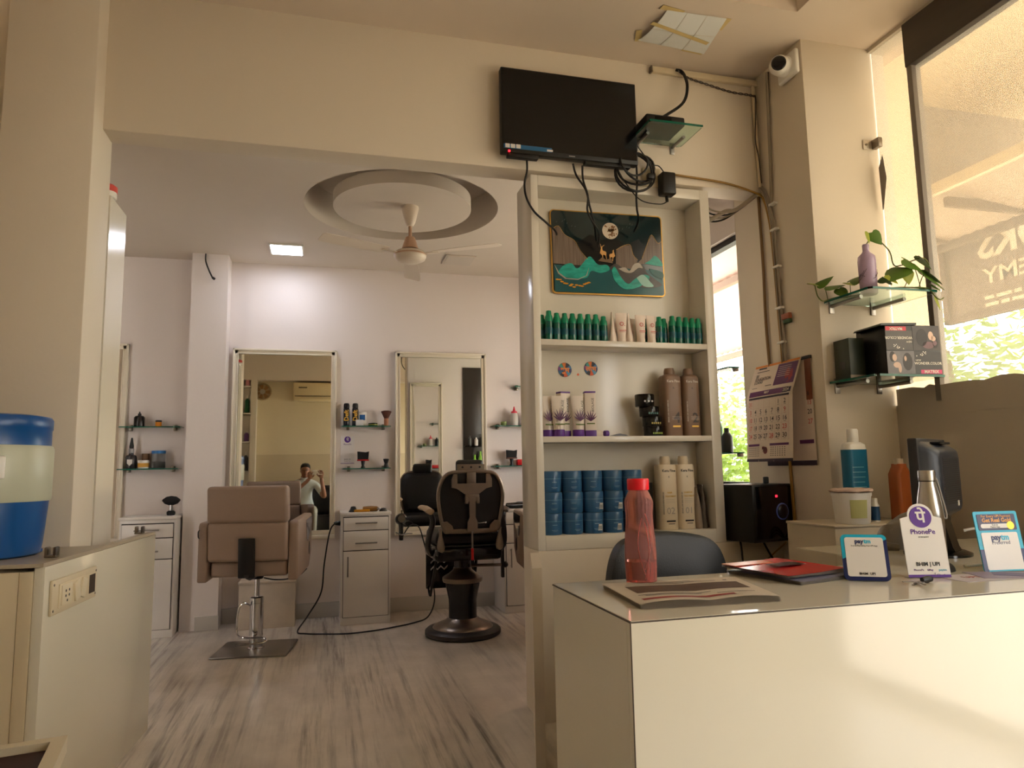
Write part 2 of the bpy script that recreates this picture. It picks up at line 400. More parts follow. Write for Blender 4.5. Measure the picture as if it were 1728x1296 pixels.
# glazed entrance door standing in the right wall
dm = M('door_frame_metal', (150, 146, 140), .4, .6)
d1 = B().box(XR2+.02, XR2+.07, DY0, DY0+.06, 0, DZ1).box(XR2+.02, XR2+.07, DY1-.06, DY1, 0, DZ1).box(XR2+.02, XR2+.07, DY0, DY1, DZ1-.06, DZ1).box(XR2+.02, XR2+.07, DY0, DY1, 0, .08)
d1 = struct(d1.build('door_1', dm))
B().box(XR2+.042, XR2+.05, DY0+.06, DY1-.06, .08, DZ1-.06).build('door_pane', clear, d1)
B().tube([(XR2-.01, DY0+.1, .9), (XR2-.04, DY0+.1, .95), (XR2-.04, DY0+.1, 1.25), (XR2-.01, DY0+.1, 1.3)], .012, 8, 4).build('door_handle', chrome, d1)

# ================================================================ OUTSIDE
struct(B().box(2.9, 22, -14, 22, -.35, -.12).build('ground_yard', M('sunlit_paving', (196, 190, 178), .8, var=.1, vscale=1.2)))
pw = M('porch_cream_paint', (236, 220, 190), .7, var=.03)
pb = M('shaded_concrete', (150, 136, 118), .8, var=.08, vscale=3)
struct(B().box(2.8, 5.2, .7, 3.38, 3.38, 3.5).build('ceiling_porch', pw))
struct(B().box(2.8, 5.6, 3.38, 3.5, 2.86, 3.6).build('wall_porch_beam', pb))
struct(B().box(2.82, 3.1, 2.93, 3.37, -.1, 3.38, .004).build('wall_porch_pillar', pw))
# corrugated awning along the shop front
aw = thing('awning', 'corrugated sheet awning on a white edge beam outside the film-covered window', 'awning', (3.6, 3.0, 2.72))
rib = B()
prof = [(y*.045, .012*(y % 2)) for y in range(-26, 30)]
vs = []; fs = []
for (u, h) in prof: vs += [(.05, u, h+.06), (.72, u, h-.02)]
for i in range(len(prof)-1): fs.append((2*i, 2*i+1, 2*i+3, 2*i+2))
rib.add(vs, fs); rib.add([(a, b, c+.004) for a, b, c in vs], fs)
rib.build('corrugated_sheet', M('pale_roof_sheet', (196, 176, 156), .6, var=.06), aw, 80)
B().box(-.01, .03, -1.2, 1.3, .05, .12, .004).build('edge_beam', pw, aw)
B().box(.70, .74, -1.2, 1.3, -.07, .02, .004).build('gutter_beam', M('brown_steel', (118, 100, 82), .6), aw)
for yy in (-.9, -.3, .3, .9): B().box(.05, .7, yy-.015, yy+.015, -.03, .03).build('purlin', MATS['brown_steel'], aw)
# shop sign seen from behind
sg = thing('shop_sign', 'backlit shop sign seen from behind with reversed pale letters, through the film', 'sign', (4.5, 3.2, 2.15))
sw_, sh_ = 2.2, .76
B().box(-.03, .0, -1.15, .93, 0, sh_, .003).build('sign_panel', M('sign_back_cloth', (140, 122, 104), .7, var=.03), sg)
fm = M('sign_frame_brown', (120, 100, 84), .6)
for a in ((-.05, .01, -1.15, -1.11, 0, sh_), (-.05, .01, .89, .93, 0, sh_), (-.05, .01, -1.15, .93, sh_-.035, sh_), (-.05, .01, -1.15, .93, 0, .03)):
    B().box(*a).build('sign_frame', fm, sg)
lt = M('pale_sign_letters', (255, 240, 212), .6)
def sign_text(s, size, ycen, z, w=0.0, sx=1.0):
    # seen from behind: reading runs from the far end towards the near end, mirrored
    b = text_into(B(), s, size, 0, 0, 0, 'LEFT', ex=.002, weight=w, sx=sx)
    b.v = [(-.034+p[1], ycen-0+p[0], z+p[2]) for p in b.v]
    return b
# the wording ends at the far side: place by its far end
def place_sign(s, size, far_y, z, name, w=0.0, sx=1.0):
    b = sign_text(s, size, 0, z, w, sx); mx_ = max(p[1] for p in b.v)
    b.v = [(p[0], p[1]-mx_+far_y, p[2]) for p in b.v]; b.build(name, lt, sg)
place_sign('LOOKS', .27, .62, .49, 'lettering', .008)
place_sign('ACADEMY', .15, .60, .27, 'lettering', .002, 1.25)
b = B()
for z, ws in ((.125, (.07, .11, .05, .13, .09)), (.075, (.10, .06, .12))):
    y = .60
    for q in ws: b.box(-.034, -.031, y-q, y, z-.012, z+.012); y -= q+.02
b.build('small_print', lt, sg)
# trees beyond
def tree(label, x, y, h, r, seed, col):
    random.seed(seed); t = thing('tree', label, 'tree', (x, y, -.12), 0, 'trees outside the shop')
    B().tube([(0, 0, 0), (.05, .03, h*.4), (0, .05, h*.8)], .12, 8, 4, (1, .4)).build('trunk', M('bark', (96, 80, 62), .9, var=.2), t)
    b = B(); vs = []; fs = []
    for i in range(2600):
        while True:
            p = Vector((random.uniform(-1, 1), random.uniform(-1, 1), random.uniform(-1, 1)))
            if p.length < 1: break
        p = Vector((p.x*r, p.y*r, p.z*h*.42+h*.58)); s = random.uniform(.05, .11)
        d = Vector((random.gauss(0, 1), random.gauss(0, 1), random.gauss(0, .6))).normalized(); e = d.orthogonal().normalized(); k = len(vs)
        vs += [p-d*s, p+e*s*.45, p+d*s, p-e*s*.45]; fs.append((k, k+1, k+2, k+3))
    b.add(vs, fs); f = b.build('foliage', col, t); f['kind'] = 'stuff'
lf1 = M_leaf('sunlit_yellow_green_leaf', (122, 146, 48), .5); lf2 = M_leaf('light_green_leaf', (104, 136, 46), .5)
tree('yellow-green tree seen under the shop sign through the film', 7.2, 4.2, 3.4, 1.4, 11, lf1)
tree('leafy tree at the edge of the film-covered window beside the mullion', 8.0, 7.4, 3.4, 1.5, 12, lf2)
tree('bright green tree seen through the narrow gap beside the display unit', 8.2, 12.0, 3.2, 1.7, 13, lf2)
tree('pale green shrub tree low behind the gap beside the display unit', 5.6, 9.6, 2.2, 1.0, 14, lf1)
# second roof seen through the gap beside the display unit
aw2 = thing('yard_roof', 'pale pink corrugated roof seen through the gap beside the display unit', 'roof', (2.5, 5.0, 2.80))
vs = []; fs = []
for i in range(90):
    u = i*.07; h = .02*(i % 2)
    vs += [(0, u-1.4, h+.35), (2.8, u-1.4, h-.15)]
for i in range(89): fs.append((2*i, 2*i+1, 2*i+3, 2*i+2))
B().add(vs, fs).add([(a, b, c+.004) for a, b, c in vs], fs).build('corrugated_sheet', M('pale_pink_roof_sheet', (198, 164, 148), .6, var=.04), aw2, 80)
B().box(2.74, 2.8, -1.4, 4.8, -.24, -.17).build('edge_beam', MATS['brown_steel'], aw2)
B().box(1.2, 1.26, -1.4, 4.8, .05, .11).build('purlin', MATS['brown_steel'], aw2)
# ================================================================ SALON ROOM
# ---- framed wall mirrors
def wall_mirror(label, x0, x1, z0, z1, yw=WF-.001, glass_rot=0.0):
    cx = (x0+x1)/2
    t = thing('wall_mirror', label, 'mirror', (cx, yw, z0), 0, 'framed salon mirrors'); h = z1-z0; w = (x1-x0)/2; f = .043
    B().box(-w+f, w-f, -.022, -.016, .06, h-f).build('mirror_glass', mirror_m, t)
    for s in (-1, 1):
        b = B().box(s*w, s*(w-f), -.03, 0, .03, h, .004).box(s*w, s*(w-.016), -.042, -.028, .03, h, .004).box(s*(w-f), s*(w-f+.009), -.036, -.02, .05, h-f+.008, .003)
        b.build('frame_stile', frame_w, t)
    B().box(-w, w, -.03, 0, h-f, h, .004).box(-w, w, -.042, -.028, h-.016, h, .004).box(-w+f, w-f, -.036, -.02, h-f-.002, h-f+.008, .003).build('frame_rail', frame_w, t)
    B().box(-w, w, -.075, 0, 0, .03, .004).box(-w+.01, w-.01, -.04, 0, .03, .065, .004).build('ledge', frame_w, t)
    return t
wall_mirror('framed mirror between the beige chair and the small shelf of black cans', -.711, .100, .618, 2.152)
wall_mirror('framed mirror directly behind the black barber chair', .582, 1.372, .618, 2.157)
wall_mirror('framed mirror cut off by the left pillar', -2.28, -1.466, .618, 2.165)

# ---- vanity cabinets
def pull(b, x0, x1, z, y):
    b.tube([(x0, y, z), (x1, y, z)], .0055, 8); b.tube([(x0+.012, y, z), (x0+.012, y+.03, z)], .004, 6); b.tube([(x1-.012, y, z), (x1-.012, y+.03, z)], .004, 6); return b
def vanity(label, x0, y0, h=.835, w=.372, mirror=False):
    t = thing('vanity_cabinet', label, 'cabinet', (x0, y0, 0), 0, 'vanity cabinets under the salon mirrors'); d = WF-y0-.003
    B().box(0, w, .0, d, .0, h-.02, .002).build('body', lam_g, t)
    B().box(-.006, w+.006, -.012, d, h-.02, h, .003).build('top_board', lam_g, t)
    fr = .018
    B().box(fr-.004, w-fr+.004, -.003, -.0005, .055, .805).build('painted_gap_shade', M('gap_shade_paint', (60, 54, 50), .7), t)  # dark sheet behind drawers and door; paints shade into the gaps between them
    for z0, z1 in ((.702, .80), (.552, .698)):
        dr = B().box(fr, w-fr, -.016, 0, z0, z1-.003, .002).build('drawer', lam_g, t)
        pull(B(), w*.28, w*.72, z0+.055, -.045).build('handle', dchrome, dr)
    dd = B().box(fr, w-fr, -.016, 0, .06, .545, .002).build('door', lam_g, t)
    hx = .05
    b = B().tube([(hx, -.045, .36), (hx, -.045, .51)], .0055, 8).tube([(hx, -.045, .372), (hx, -.015, .372)], .004, 6).tube([(hx, -.045, .498), (hx, -.015, .498)], .004, 6)
    b.build('handle', dchrome, dd)
    B().box(0, w, -.006, 0, 0, .055, .002).build('plinth', lam_g, t)
    return t
vanity('white vanity cabinet with hair tools on top, beside the hair dryer', .142, 5.615)
vanity('white vanity cabinet with a black powder brush on top, beside the wall pillar', -1.395, 5.65, .85)
vanity('white vanity cabinet behind the barber chair lever, cut off by the display unit', 1.425, 5.63, .82)

# ---- glass wall shelves
def glass_shelf(label, x0, x1, z, yw=WF, d=.14, name='glass_shelf', grp='small glass shelves on the salon wall'):
    t = thing(name, label, 'shelf', ((x0+x1)/2, yw, z), 0, grp); w = (x1-x0)/2
    p = rounded(-w, w, -d, -.003, .012, 3)
    o = B().prism(p, -.004, .004, 'xy').build('glass_pane', glass_g, t)
    B().box(-w+.006, w-.006, -d-.0012, -d+.0008, -.004, .004).box(-w-.0008, -w+.001, -d+.01, -.012, -.004, .004).box(w-.001, w+.0008, -d+.01, -.012, -.004, .004).build('glass_edge', glass_e, t)
    for s in (-.72*w, .72*w):
        B().box(s-.012, s+.012, -.045, -.001, .004, .022, .003).box(s-.012, s+.012, -.045, -.001, -.024, -.004, .003).build('shelf_clip', clip_m, t)
    return t
A1, A2, B1, B2, C1, C2 = 1.513, 1.195, 1.515, 1.172, 1.516, 1.172
glass_shelf('upper glass shelf with an orange jar, beside the left mirror', -1.49, -1.055, A1)
glass_shelf('lower glass shelf with a blue-lidded jar, beside the left mirror', -1.49, -1.06, A2)
glass_shelf('upper glass shelf with black spray cans, between the two mirrors', .14, .54, B1)
glass_shelf('lower glass shelf with a red-banded neck brush, between the two mirrors', .15, .54, B2)
glass_shelf('upper glass shelf with a red-tipped squeeze bottle, beside the display unit', 1.41, 1.86, C1)
glass_shelf('lower glass shelf with a red box, beside the display unit', 1.41, 1.86, C2)
glass_shelf('small high glass shelf half hidden behind the display unit', 1.60, 1.95, 1.86)

# ---- toiletries on those shelves
def lathe_item(name, label, cat, loc, body, bm, parts=(), grp=None, n=20, sx=1, sy=1):
    """body = profile; parts = (part name, profile, material)"""
    t = thing(name, label, cat, loc, 0, grp)
    B().lathe(body, n=n, sx=sx, sy=sy).build('body', bm, t)
    for nm, pr, mm in parts: B().lathe(pr, n=n, sx=sx, sy=sy).build(nm, mm, t)
    return t
ys = WF-.075
amber = M('dark_amber_plastic', (34, 28, 24), .2)
lathe_item('dropper_bottle', 'round black bottle with a short nozzle on the upper left glass shelf', 'bottle', (-1.36, ys, A1+.004), [(.036, 0), (.038, .01), (.038, .07), (.03, .082), (.012, .088)], amber, [('nozzle', [(.012, .088), (.013, .098), (.006, .104), (.005, .115), (0, .117)], black)])
lathe_item('orange_jar', 'small orange jar with a black lid on the upper left glass shelf', 'jar', (-1.225, ys, A1+.004), [(.02, 0), (.022, .004), (.022, .036)], M('orange_plastic', (238, 148, 28), .35), [('lid', [(.0225, .036), (.0225, .05), (0, .05)], black)])
t = lathe_item('pump_bottle', 'black bottle with a tall dropper neck and a shield label on the lower left shelf', 'bottle', (-1.405, ys, A2+.004), [(.037, 0), (.04, .006), (.04, .085), (.034, .1), (.017, .108), (.016, .125)], M('smoked_bottle', (46, 44, 46), .15), [('collar', [(.019, .12), (.019, .15), (.014, .154)], M('grey_collar', (150, 146, 144), .4)), ('dropper', [(.014, .15), (.016, .17), (.011, .2), (.008, .222), (.005, .235), (0, .236)], black)])
b = B().prism([(-.018, .07), (.018, .07), (.018, .04), (0, .022), (-.018, .04)], -.0408, -.0404, 'xz').prism([(-.014, .066), (.014, .066), (.014, .042), (0, .028), (-.014, .042)], -.0412, -.0409, 'xz')
b.build('shield_label', M('label_white', (214, 210, 204), .5), t)
lathe_item('brown_cup', 'small brown cup standing behind the white cream tub', 'cup', (-1.315, ys+.045, A2+.004), [(.024, 0), (.026, .01), (.026, .115), (0, .115)], M('brown_plastic', (112, 82, 58), .5))
t = lathe_item('cream_tub', 'white cream tub with a yellow label spot on the lower left shelf', 'tub', (-1.315, ys-.012, A2+.004), [(.036, 0), (.038, .004), (.04, .05)], white_p, [('lid', [(.042, .05), (.042, .062), (0, .062)], white_p)])
B().lathe([(.0405, .012), (.0408, .042)], n=40, caps=False).build('label_band', M('gold_label', (206, 156, 60), .5), t)
t = lathe_item('glass_jar', 'clear jar with a bright blue lid on the lower left shelf', 'jar', (-1.215, ys, A2+.004), [(.046, 0), (.05, .008), (.05, .10), (.046, .115)], M('clear_jar', (220, 226, 228), .05, trans=.9, ior=1.3), [('lid', [(.05, .112), (.051, .135), (0, .136)], M('blue_lid', (36, 112, 178), .3))])
B().lathe([(0, .006), (.04, .006), (.04, .05), (0, .055)], n=16).build('cotton_filling', M('cotton_white', (206, 204, 200), .9, bump=.5, bscale=60), t)
t = thing('powder_brush', 'black powder brush standing on the left vanity cabinet', 'brush', (-1.09, 5.8, .85))
B().lathe([(.026, 0), (.03, .01), (.03, .025), (.018, .035)]).build('brush_foot', black, t)
B().lathe([(.013, .033), (.013, .075)]).build('handle', chrome, t)
B().lathe([(.014, .073), (.045, .085), (.064, .108), (.062, .116), (.035, .136), (0, .142)], sy=.5).build('bristles', M('black_bristle', (18, 16, 16), .8), t)

def deft(x, y, k):
    t = thing('spray_can', 'tall black %s deodorant can marked in gold letters on the glass shelf' % ('left' if k == 0 else 'right'), 'spray can', (x, y, B1+.004), 0, 'black spray cans on the glass shelf')
    B().lathe([(.024, 0), (.025, .003), (.025, .14), (.022, .15)]).build('can', M('navy_black_can', (24, 24, 34), .25), t)
    B().lathe([(.0235, .15), (.0235, .172), (.02, .186), (.012, .189), (0, .189)]).build('cap', black, t)
    # lettering runs up the can
    b = text_into(B(), 'Deft', .05, 0, .085, -.0265, rot=radians(90), weight=.001)
    b.build('lettering', M('gold_letters', (226, 176, 70), .4), t)
deft(.182, ys-.01, 0); deft(.252, ys-.01, 1)
t = thing('cosmetic_box', 'white box with a blue square on the glass shelf beside the black cans', 'box', (.312, ys+.02, B1+.004), 0)
B().box(-.032, .032, -.02, .02, 0, .115, .003).build('carton', white_p, t)
B().box(-.024, .020, -.0206, -.0202, .05, .095).build('blue_panel', M('label_blue', (40, 96, 160), .4), t)
tag(B().box(-.03, .03, -.014, .014, 0, .05, .002).build('soap_carton', M('carton_pale', (216, 216, 216), .5), None, loc=(.285, ys-.032, B1+.0045)), 'small pale carton in front of the white box on the glass shelf', 'box')
lathe_item('wax_tin', 'flat black wax tin with a green label on the glass shelf', 'tin', (.395, ys-.02, B1+.004), [(.036, 0), (.038, .003), (.038, .02), (.037, .024), (0, .025)], black_g, [('label_band', [(.0384, .006), (.0384, .014)], M('olive_label', (140, 150, 50), .4))])
t = thing('makeup_brush', 'large reddish-brown face brush standing on the glass shelf', 'brush', (.505, ys, B1+.004))
B().lathe([(.016, 0), (.018, .006), (.019, .06), (.017, .064)]).build('handle', M('copper_tan', (176, 116, 84), .35), t)
B().lathe([(.017, .062), (.02, .07), (.043, .118), (.041, .124), (.02, .13), (0, .131)], sy=.7).build('bristles', M('red_brown_bristle', (82, 44, 34), .85), t)
def neck_brush(label, x, y, z, band):
    t = thing('neck_brush', label, 'brush', (x, y, z))
    B().lathe([(.017, 0), (.018, .004), (.011, .02), (.016, .05), (.018, .06)], sy=.8).build('handle', black, t)
    B().box(-.048, .048, -.014, .014, .058, .07, .003).build('ferrule', band, t)
    B().prism([(-.044, .07), (.042, .07), (.048, .135), (.02, .128), (-.046, .135)], -.013, .013, 'xz').build('bristles', MATS['black_bristle'], t)
red_p = M('red_plastic', (190, 24, 30), .3)
neck_brush('black neck brush with a red band on the lower glass shelf between mirrors', .318, ys, B2+.004, red_p)
neck_brush('black neck brush beside the red box on the lower shelf by the display unit', 1.58, ys, C2+.004, M('brown_ferrule', (90, 52, 36), .5))
t = lathe_item('shaving_brush', 'short dark shaving brush on the lower glass shelf beside the right frame', 'brush', (.505, ys, B2+.004), [(.02, 0), (.022, .006), (.014, .035)], M('dark_grey_plastic', (44, 42, 42), .4), [('bristles', [(.014, .034), (.024, .07), (.02, .073), (0, .07)], M('dark_grey_bristle', (38, 36, 36), .9))])
tag(B().box(-.055, .055, -.03, .03, 0, .052, .008).build('red_box', red_p, None, loc=(1.68, ys, C2+.0045)), 'glossy red box on the lower glass shelf by the display unit', 'box')
lathe_item('green_jar', 'small olive green jar on the upper glass shelf by the display unit', 'jar', (1.515, ys, C1+.004), [(.024, 0), (.026, .003), (.026, .026)], M('olive_green_plastic', (108, 124, 60), .4), [('lid', [(.027, .026), (.027, .036), (0, .036)], M('pale_green_plastic', (150, 160, 96), .4))])
lathe_item('squeeze_bottle', 'clear squeeze bottle with a red tip on the upper glass shelf', 'bottle', (1.61, ys, C1+.004), [(.033, 0), (.035, .005), (.035, .095), (.025, .112)], M('milky_plastic', (226, 220, 212), .3, trans=.3), [('nozzle', [(.026, .11), (.026, .125), (.012, .132), (.007, .155), (.004, .168), (0, .169)], M('pink_red_plastic', (214, 60, 78), .35))])
lathe_item('black_bottle', 'black bottle beside the squeeze bottle on the upper glass shelf', 'bottle', (1.705, ys, C1+.004), [(.032, 0), (.033, .005), (.033, .09), (.026, .105), (.012, .11)], black, [('cap', [(.011, .108), (.011, .128), (0, .128)], black)])

# ---- hair tools on the middle vanity
zt_ = .835
t = thing('hair_clipper', 'black rounded hair clipper standing on the middle vanity cabinet', 'hair clipper', (.235, 5.72, zt_))
B().lathe([(.03, 0), (.034, .008), (.026, .018), (.022, .03), (.017, .042), (0, .046)]).build('body', black, t)
B().lathe([(.036, 0), (.036, .006), (0, .006)]).build('base', black_g, t)
b = B().box(-.06, .06, -.012, .012, 0, .018, .004)
for i in range(14): b.box(-.055+i*.0082, -.052+i*.0082, -.03, -.01, .003, .012)
tag(b.build('hair_comb', M('amber_yellow', (226, 160, 30), .35), None, loc=(.30, 5.68, zt_+.0005), rot=(0, 0, -.15)), 'yellow clipper comb lying on the middle vanity cabinet', 'comb')
t = thing('hair_trimmer', 'gold and black trimmer lying on the middle vanity cabinet', 'hair trimmer', (.37, 5.70, zt_+.022), -.5)
B().lathe([(0, -.07), (.018, -.062), (.022, 0), (.019, .05), (.012, .062)], axis='x').build('body', M('gold_brown', (150, 110, 60), .3, .6), t)
B().box(.058, .078, -.016, .016, -.006, .008, .002).build('blade', dchrome, t)
lathe_item('tape_roll', 'dark round cap lying at the right end of the middle vanity cabinet', 'cap', (.465, 5.70, zt_), [(.03, 0), (.032, .006), (.026, .022), (0, .028)], M('charcoal_plastic', (54, 50, 50), .4))
t = thing('clipper', 'black hair clipper lying on the vanity cabinet by the display unit', 'hair clipper', (1.56, 5.72, .822+.024), .2)
B().lathe([(0, -.1), (.022, -.09), (.026, 0), (.024, .06), (.018, .085), (0, .088)], axis='x').build('body', black_g, t)
B().tube([(-.1, 0, 0), (-.14, -.02, -.012), (-.17, .02, -.02), (-.12, .05, -.02)], .004, 6, 5).build('cord', cord_m, t)
B().box(.08, .1, -.02, .02, -.01, .01, .002).build('blade', dchrome, t)
tag(B().box(-.06, .06, -.035, .035, 0, .05, .008).build('clipper_case', black, None, loc=(1.66, 5.85, .8205)), 'black case standing behind the hair clipper on the vanity', 'case')

# ---- payment poster without its code
t = thing('payment_poster', 'white payment sticker with a purple round logo, under the black spray cans', 'poster', (.195, WF-.001, 1.215))
B().box(-.055, .055, -.0015, 0, 0, .225).build('sheet', M('paper_white', (222, 216, 214), .6), t)
purple = M('payment_purple', (88, 44, 140), .45)
B().prism(ell(0, .198, .026, .026, 24), -.0022, -.0016, 'xz').build('logo_disc', purple, t)
text_into(B(), '\u092a\u0947', .034, 0, .197, -.0024, weight=.0005).build('logo_letter', MATS['paper_white'], t)
text_into(B(), 'PhonePe', .018, 0, .158, -.0018).build('lettering', purple, t)
text_into(text_into(B(), 'BHIM UPI', .013, 0, .034, -.0018), 'PhonePe  GPay', .008, 0, .02, -.0018).build('small_print', M('print_grey', (80, 76, 78), .6), t)
B().box(-.055, .055, -.0019, -.0016, 0, .004).build('bottom_band', purple, t)

# ---- step box under the left mirror
t = thing('step_box', 'scuffed white wooden box standing under the mirror behind the beige chair', 'box', (-.39, 5.85, 0), 0)
scuff = M('scuffed_white_board', (204, 190, 172), .55, var=.22, vscale=7)
B().box(-.2, .2, -.14, .13, 0, .325, .003).build('carcass', scuff, t)
B().box(-.205, .205, -.146, .13, .325, .345, .003).build('lid', scuff, t)

# ---- beige salon chair (seen from behind)
def salon_chair(label, loc, rz, grp='beige salon chairs'):
    t = thing('salon_chair', label, 'chair', loc, rz, grp)
    B().box(-.235, .235, -.215, .215, 0, .012, .006).build('base_plate', dchrome, t)
    B().lathe([(.055, .012), (.055, .018), (.043, .022), (.043, .30), (.045, .302), (.045, .335), (.036, .342)], n=28).build('column', chrome, t)
    B().lathe([(.017, .34), (.017, .47)]).build('piston', chrome, t)
    b = B().lathe([(.035, .455), (.04, .46), (.04, .49), (.03, .5)]).box(-.1, .1, -.1, .14, .485, .505, .004)
    b.build('swivel_plate', black, t)
    pl = [(-.035, -.03, .29), (-.07, -.06, .31), (-.095, -.08, .27), (-.10, -.085, .13), (-.05, -.12, .105), (.07, -.13, .10), (.095, -.15, .085), (.05, -.17, .075), (-.09, -.16, .07)]
    B().tube(pl, .0065, 8, 4).build('foot_pump', chrome, t)
    B().box(-.235, .235, -.24, .27, .50, .60, .02, 3).build('seat_box', beige_l, t)
    B().box(-.225, .225, -.15, .30, .59, .68, .035, 4).build('seat_cushion', beige_l, t)
    # backrest in two pads, slightly reclined
    def pad(z0, z1, yo0, yo1, w, name, th=.10):
        b = B().box(-w, w, -th/2, th/2, z0, z1, .024, 4)
        for i, p in enumerate(b.v):
            k = (p[2]-z0)/(z1-z0); b.v[i] = (p[0], p[1]+yo0+(yo1-yo0)*k, p[2])
        o = b.build(name, beige_l, t); return o
    pad(.598, .845, -.235, -.255, .244, 'lower_back_pad'); up = pad(.838, 1.07, -.258, -.285, .246, 'upper_back_pad')
    # spine bracket
    b = B().box(-.052, .048, -.012, .012, .5, .745, .006)
    for i, p in enumerate(b.v): b.v[i] = (p[0], p[1]-.294-(p[2]-.6)*.07, p[2])
    b.build('spine_bracket', black, t)
    B().tube([(0, -.3, .52), (0, -.2, .49), (0, -.05, .49)], .018, 8, 3).build('recline_bar', black, t)
    for s in (-1, 1):
        prof = [(-.27, .475), (.18, .50), (.27, .60), (.285, .84), (.26, .865), (-.25, .845), (-.27, .825)]
        b = B().prism(prof, s*.245, s*.305, 'yz')
        bm = bmesh.new(); vv = [bm.verts.new(p) for p in b.v]
        for f in b.f: bm.faces.new([vv[i] for i in f])
        bmesh.ops.recalc_face_normals(bm, faces=bm.faces)
        bmesh.ops.bevel(bm, geom=bm.edges[:], offset=.012, segments=3, profile=.5, affect='EDGES')
        bm.verts.index_update(); b2 = B().add([v.co[:] for v in bm.verts], [[v.index for v in f.verts] for f in bm.faces]); bm.free()
        a = b2.build('armrest', beige_l, t)
        B().prism([(.02, .83), (.25, .845), (.255, .80), (.10, .68), (.06, .70)], s*.3045, s*.308, 'yz').build('chrome_inset', chrome, a)
        B().prism(ell(.17, .63, .022, .045, 16), s*.303, s*.3065, 'yz').build('cut_out', black, a)
    B().tube([(-.297, -.272, .80), (-.299, -.285, .79), (-.298, -.285, .76), (-.297, -.272, .75)], .004, 6, 4).build('recline_loop', black, t)
    return t
ch1 = salon_chair('beige padded salon chair on a chrome column, facing the mirror', (-.41, 5.07, 0), radians(-8))
dup(ch1, (1.60, 4.62, 0), radians(-4), 'beige salon chair almost wholly hidden behind the display unit')

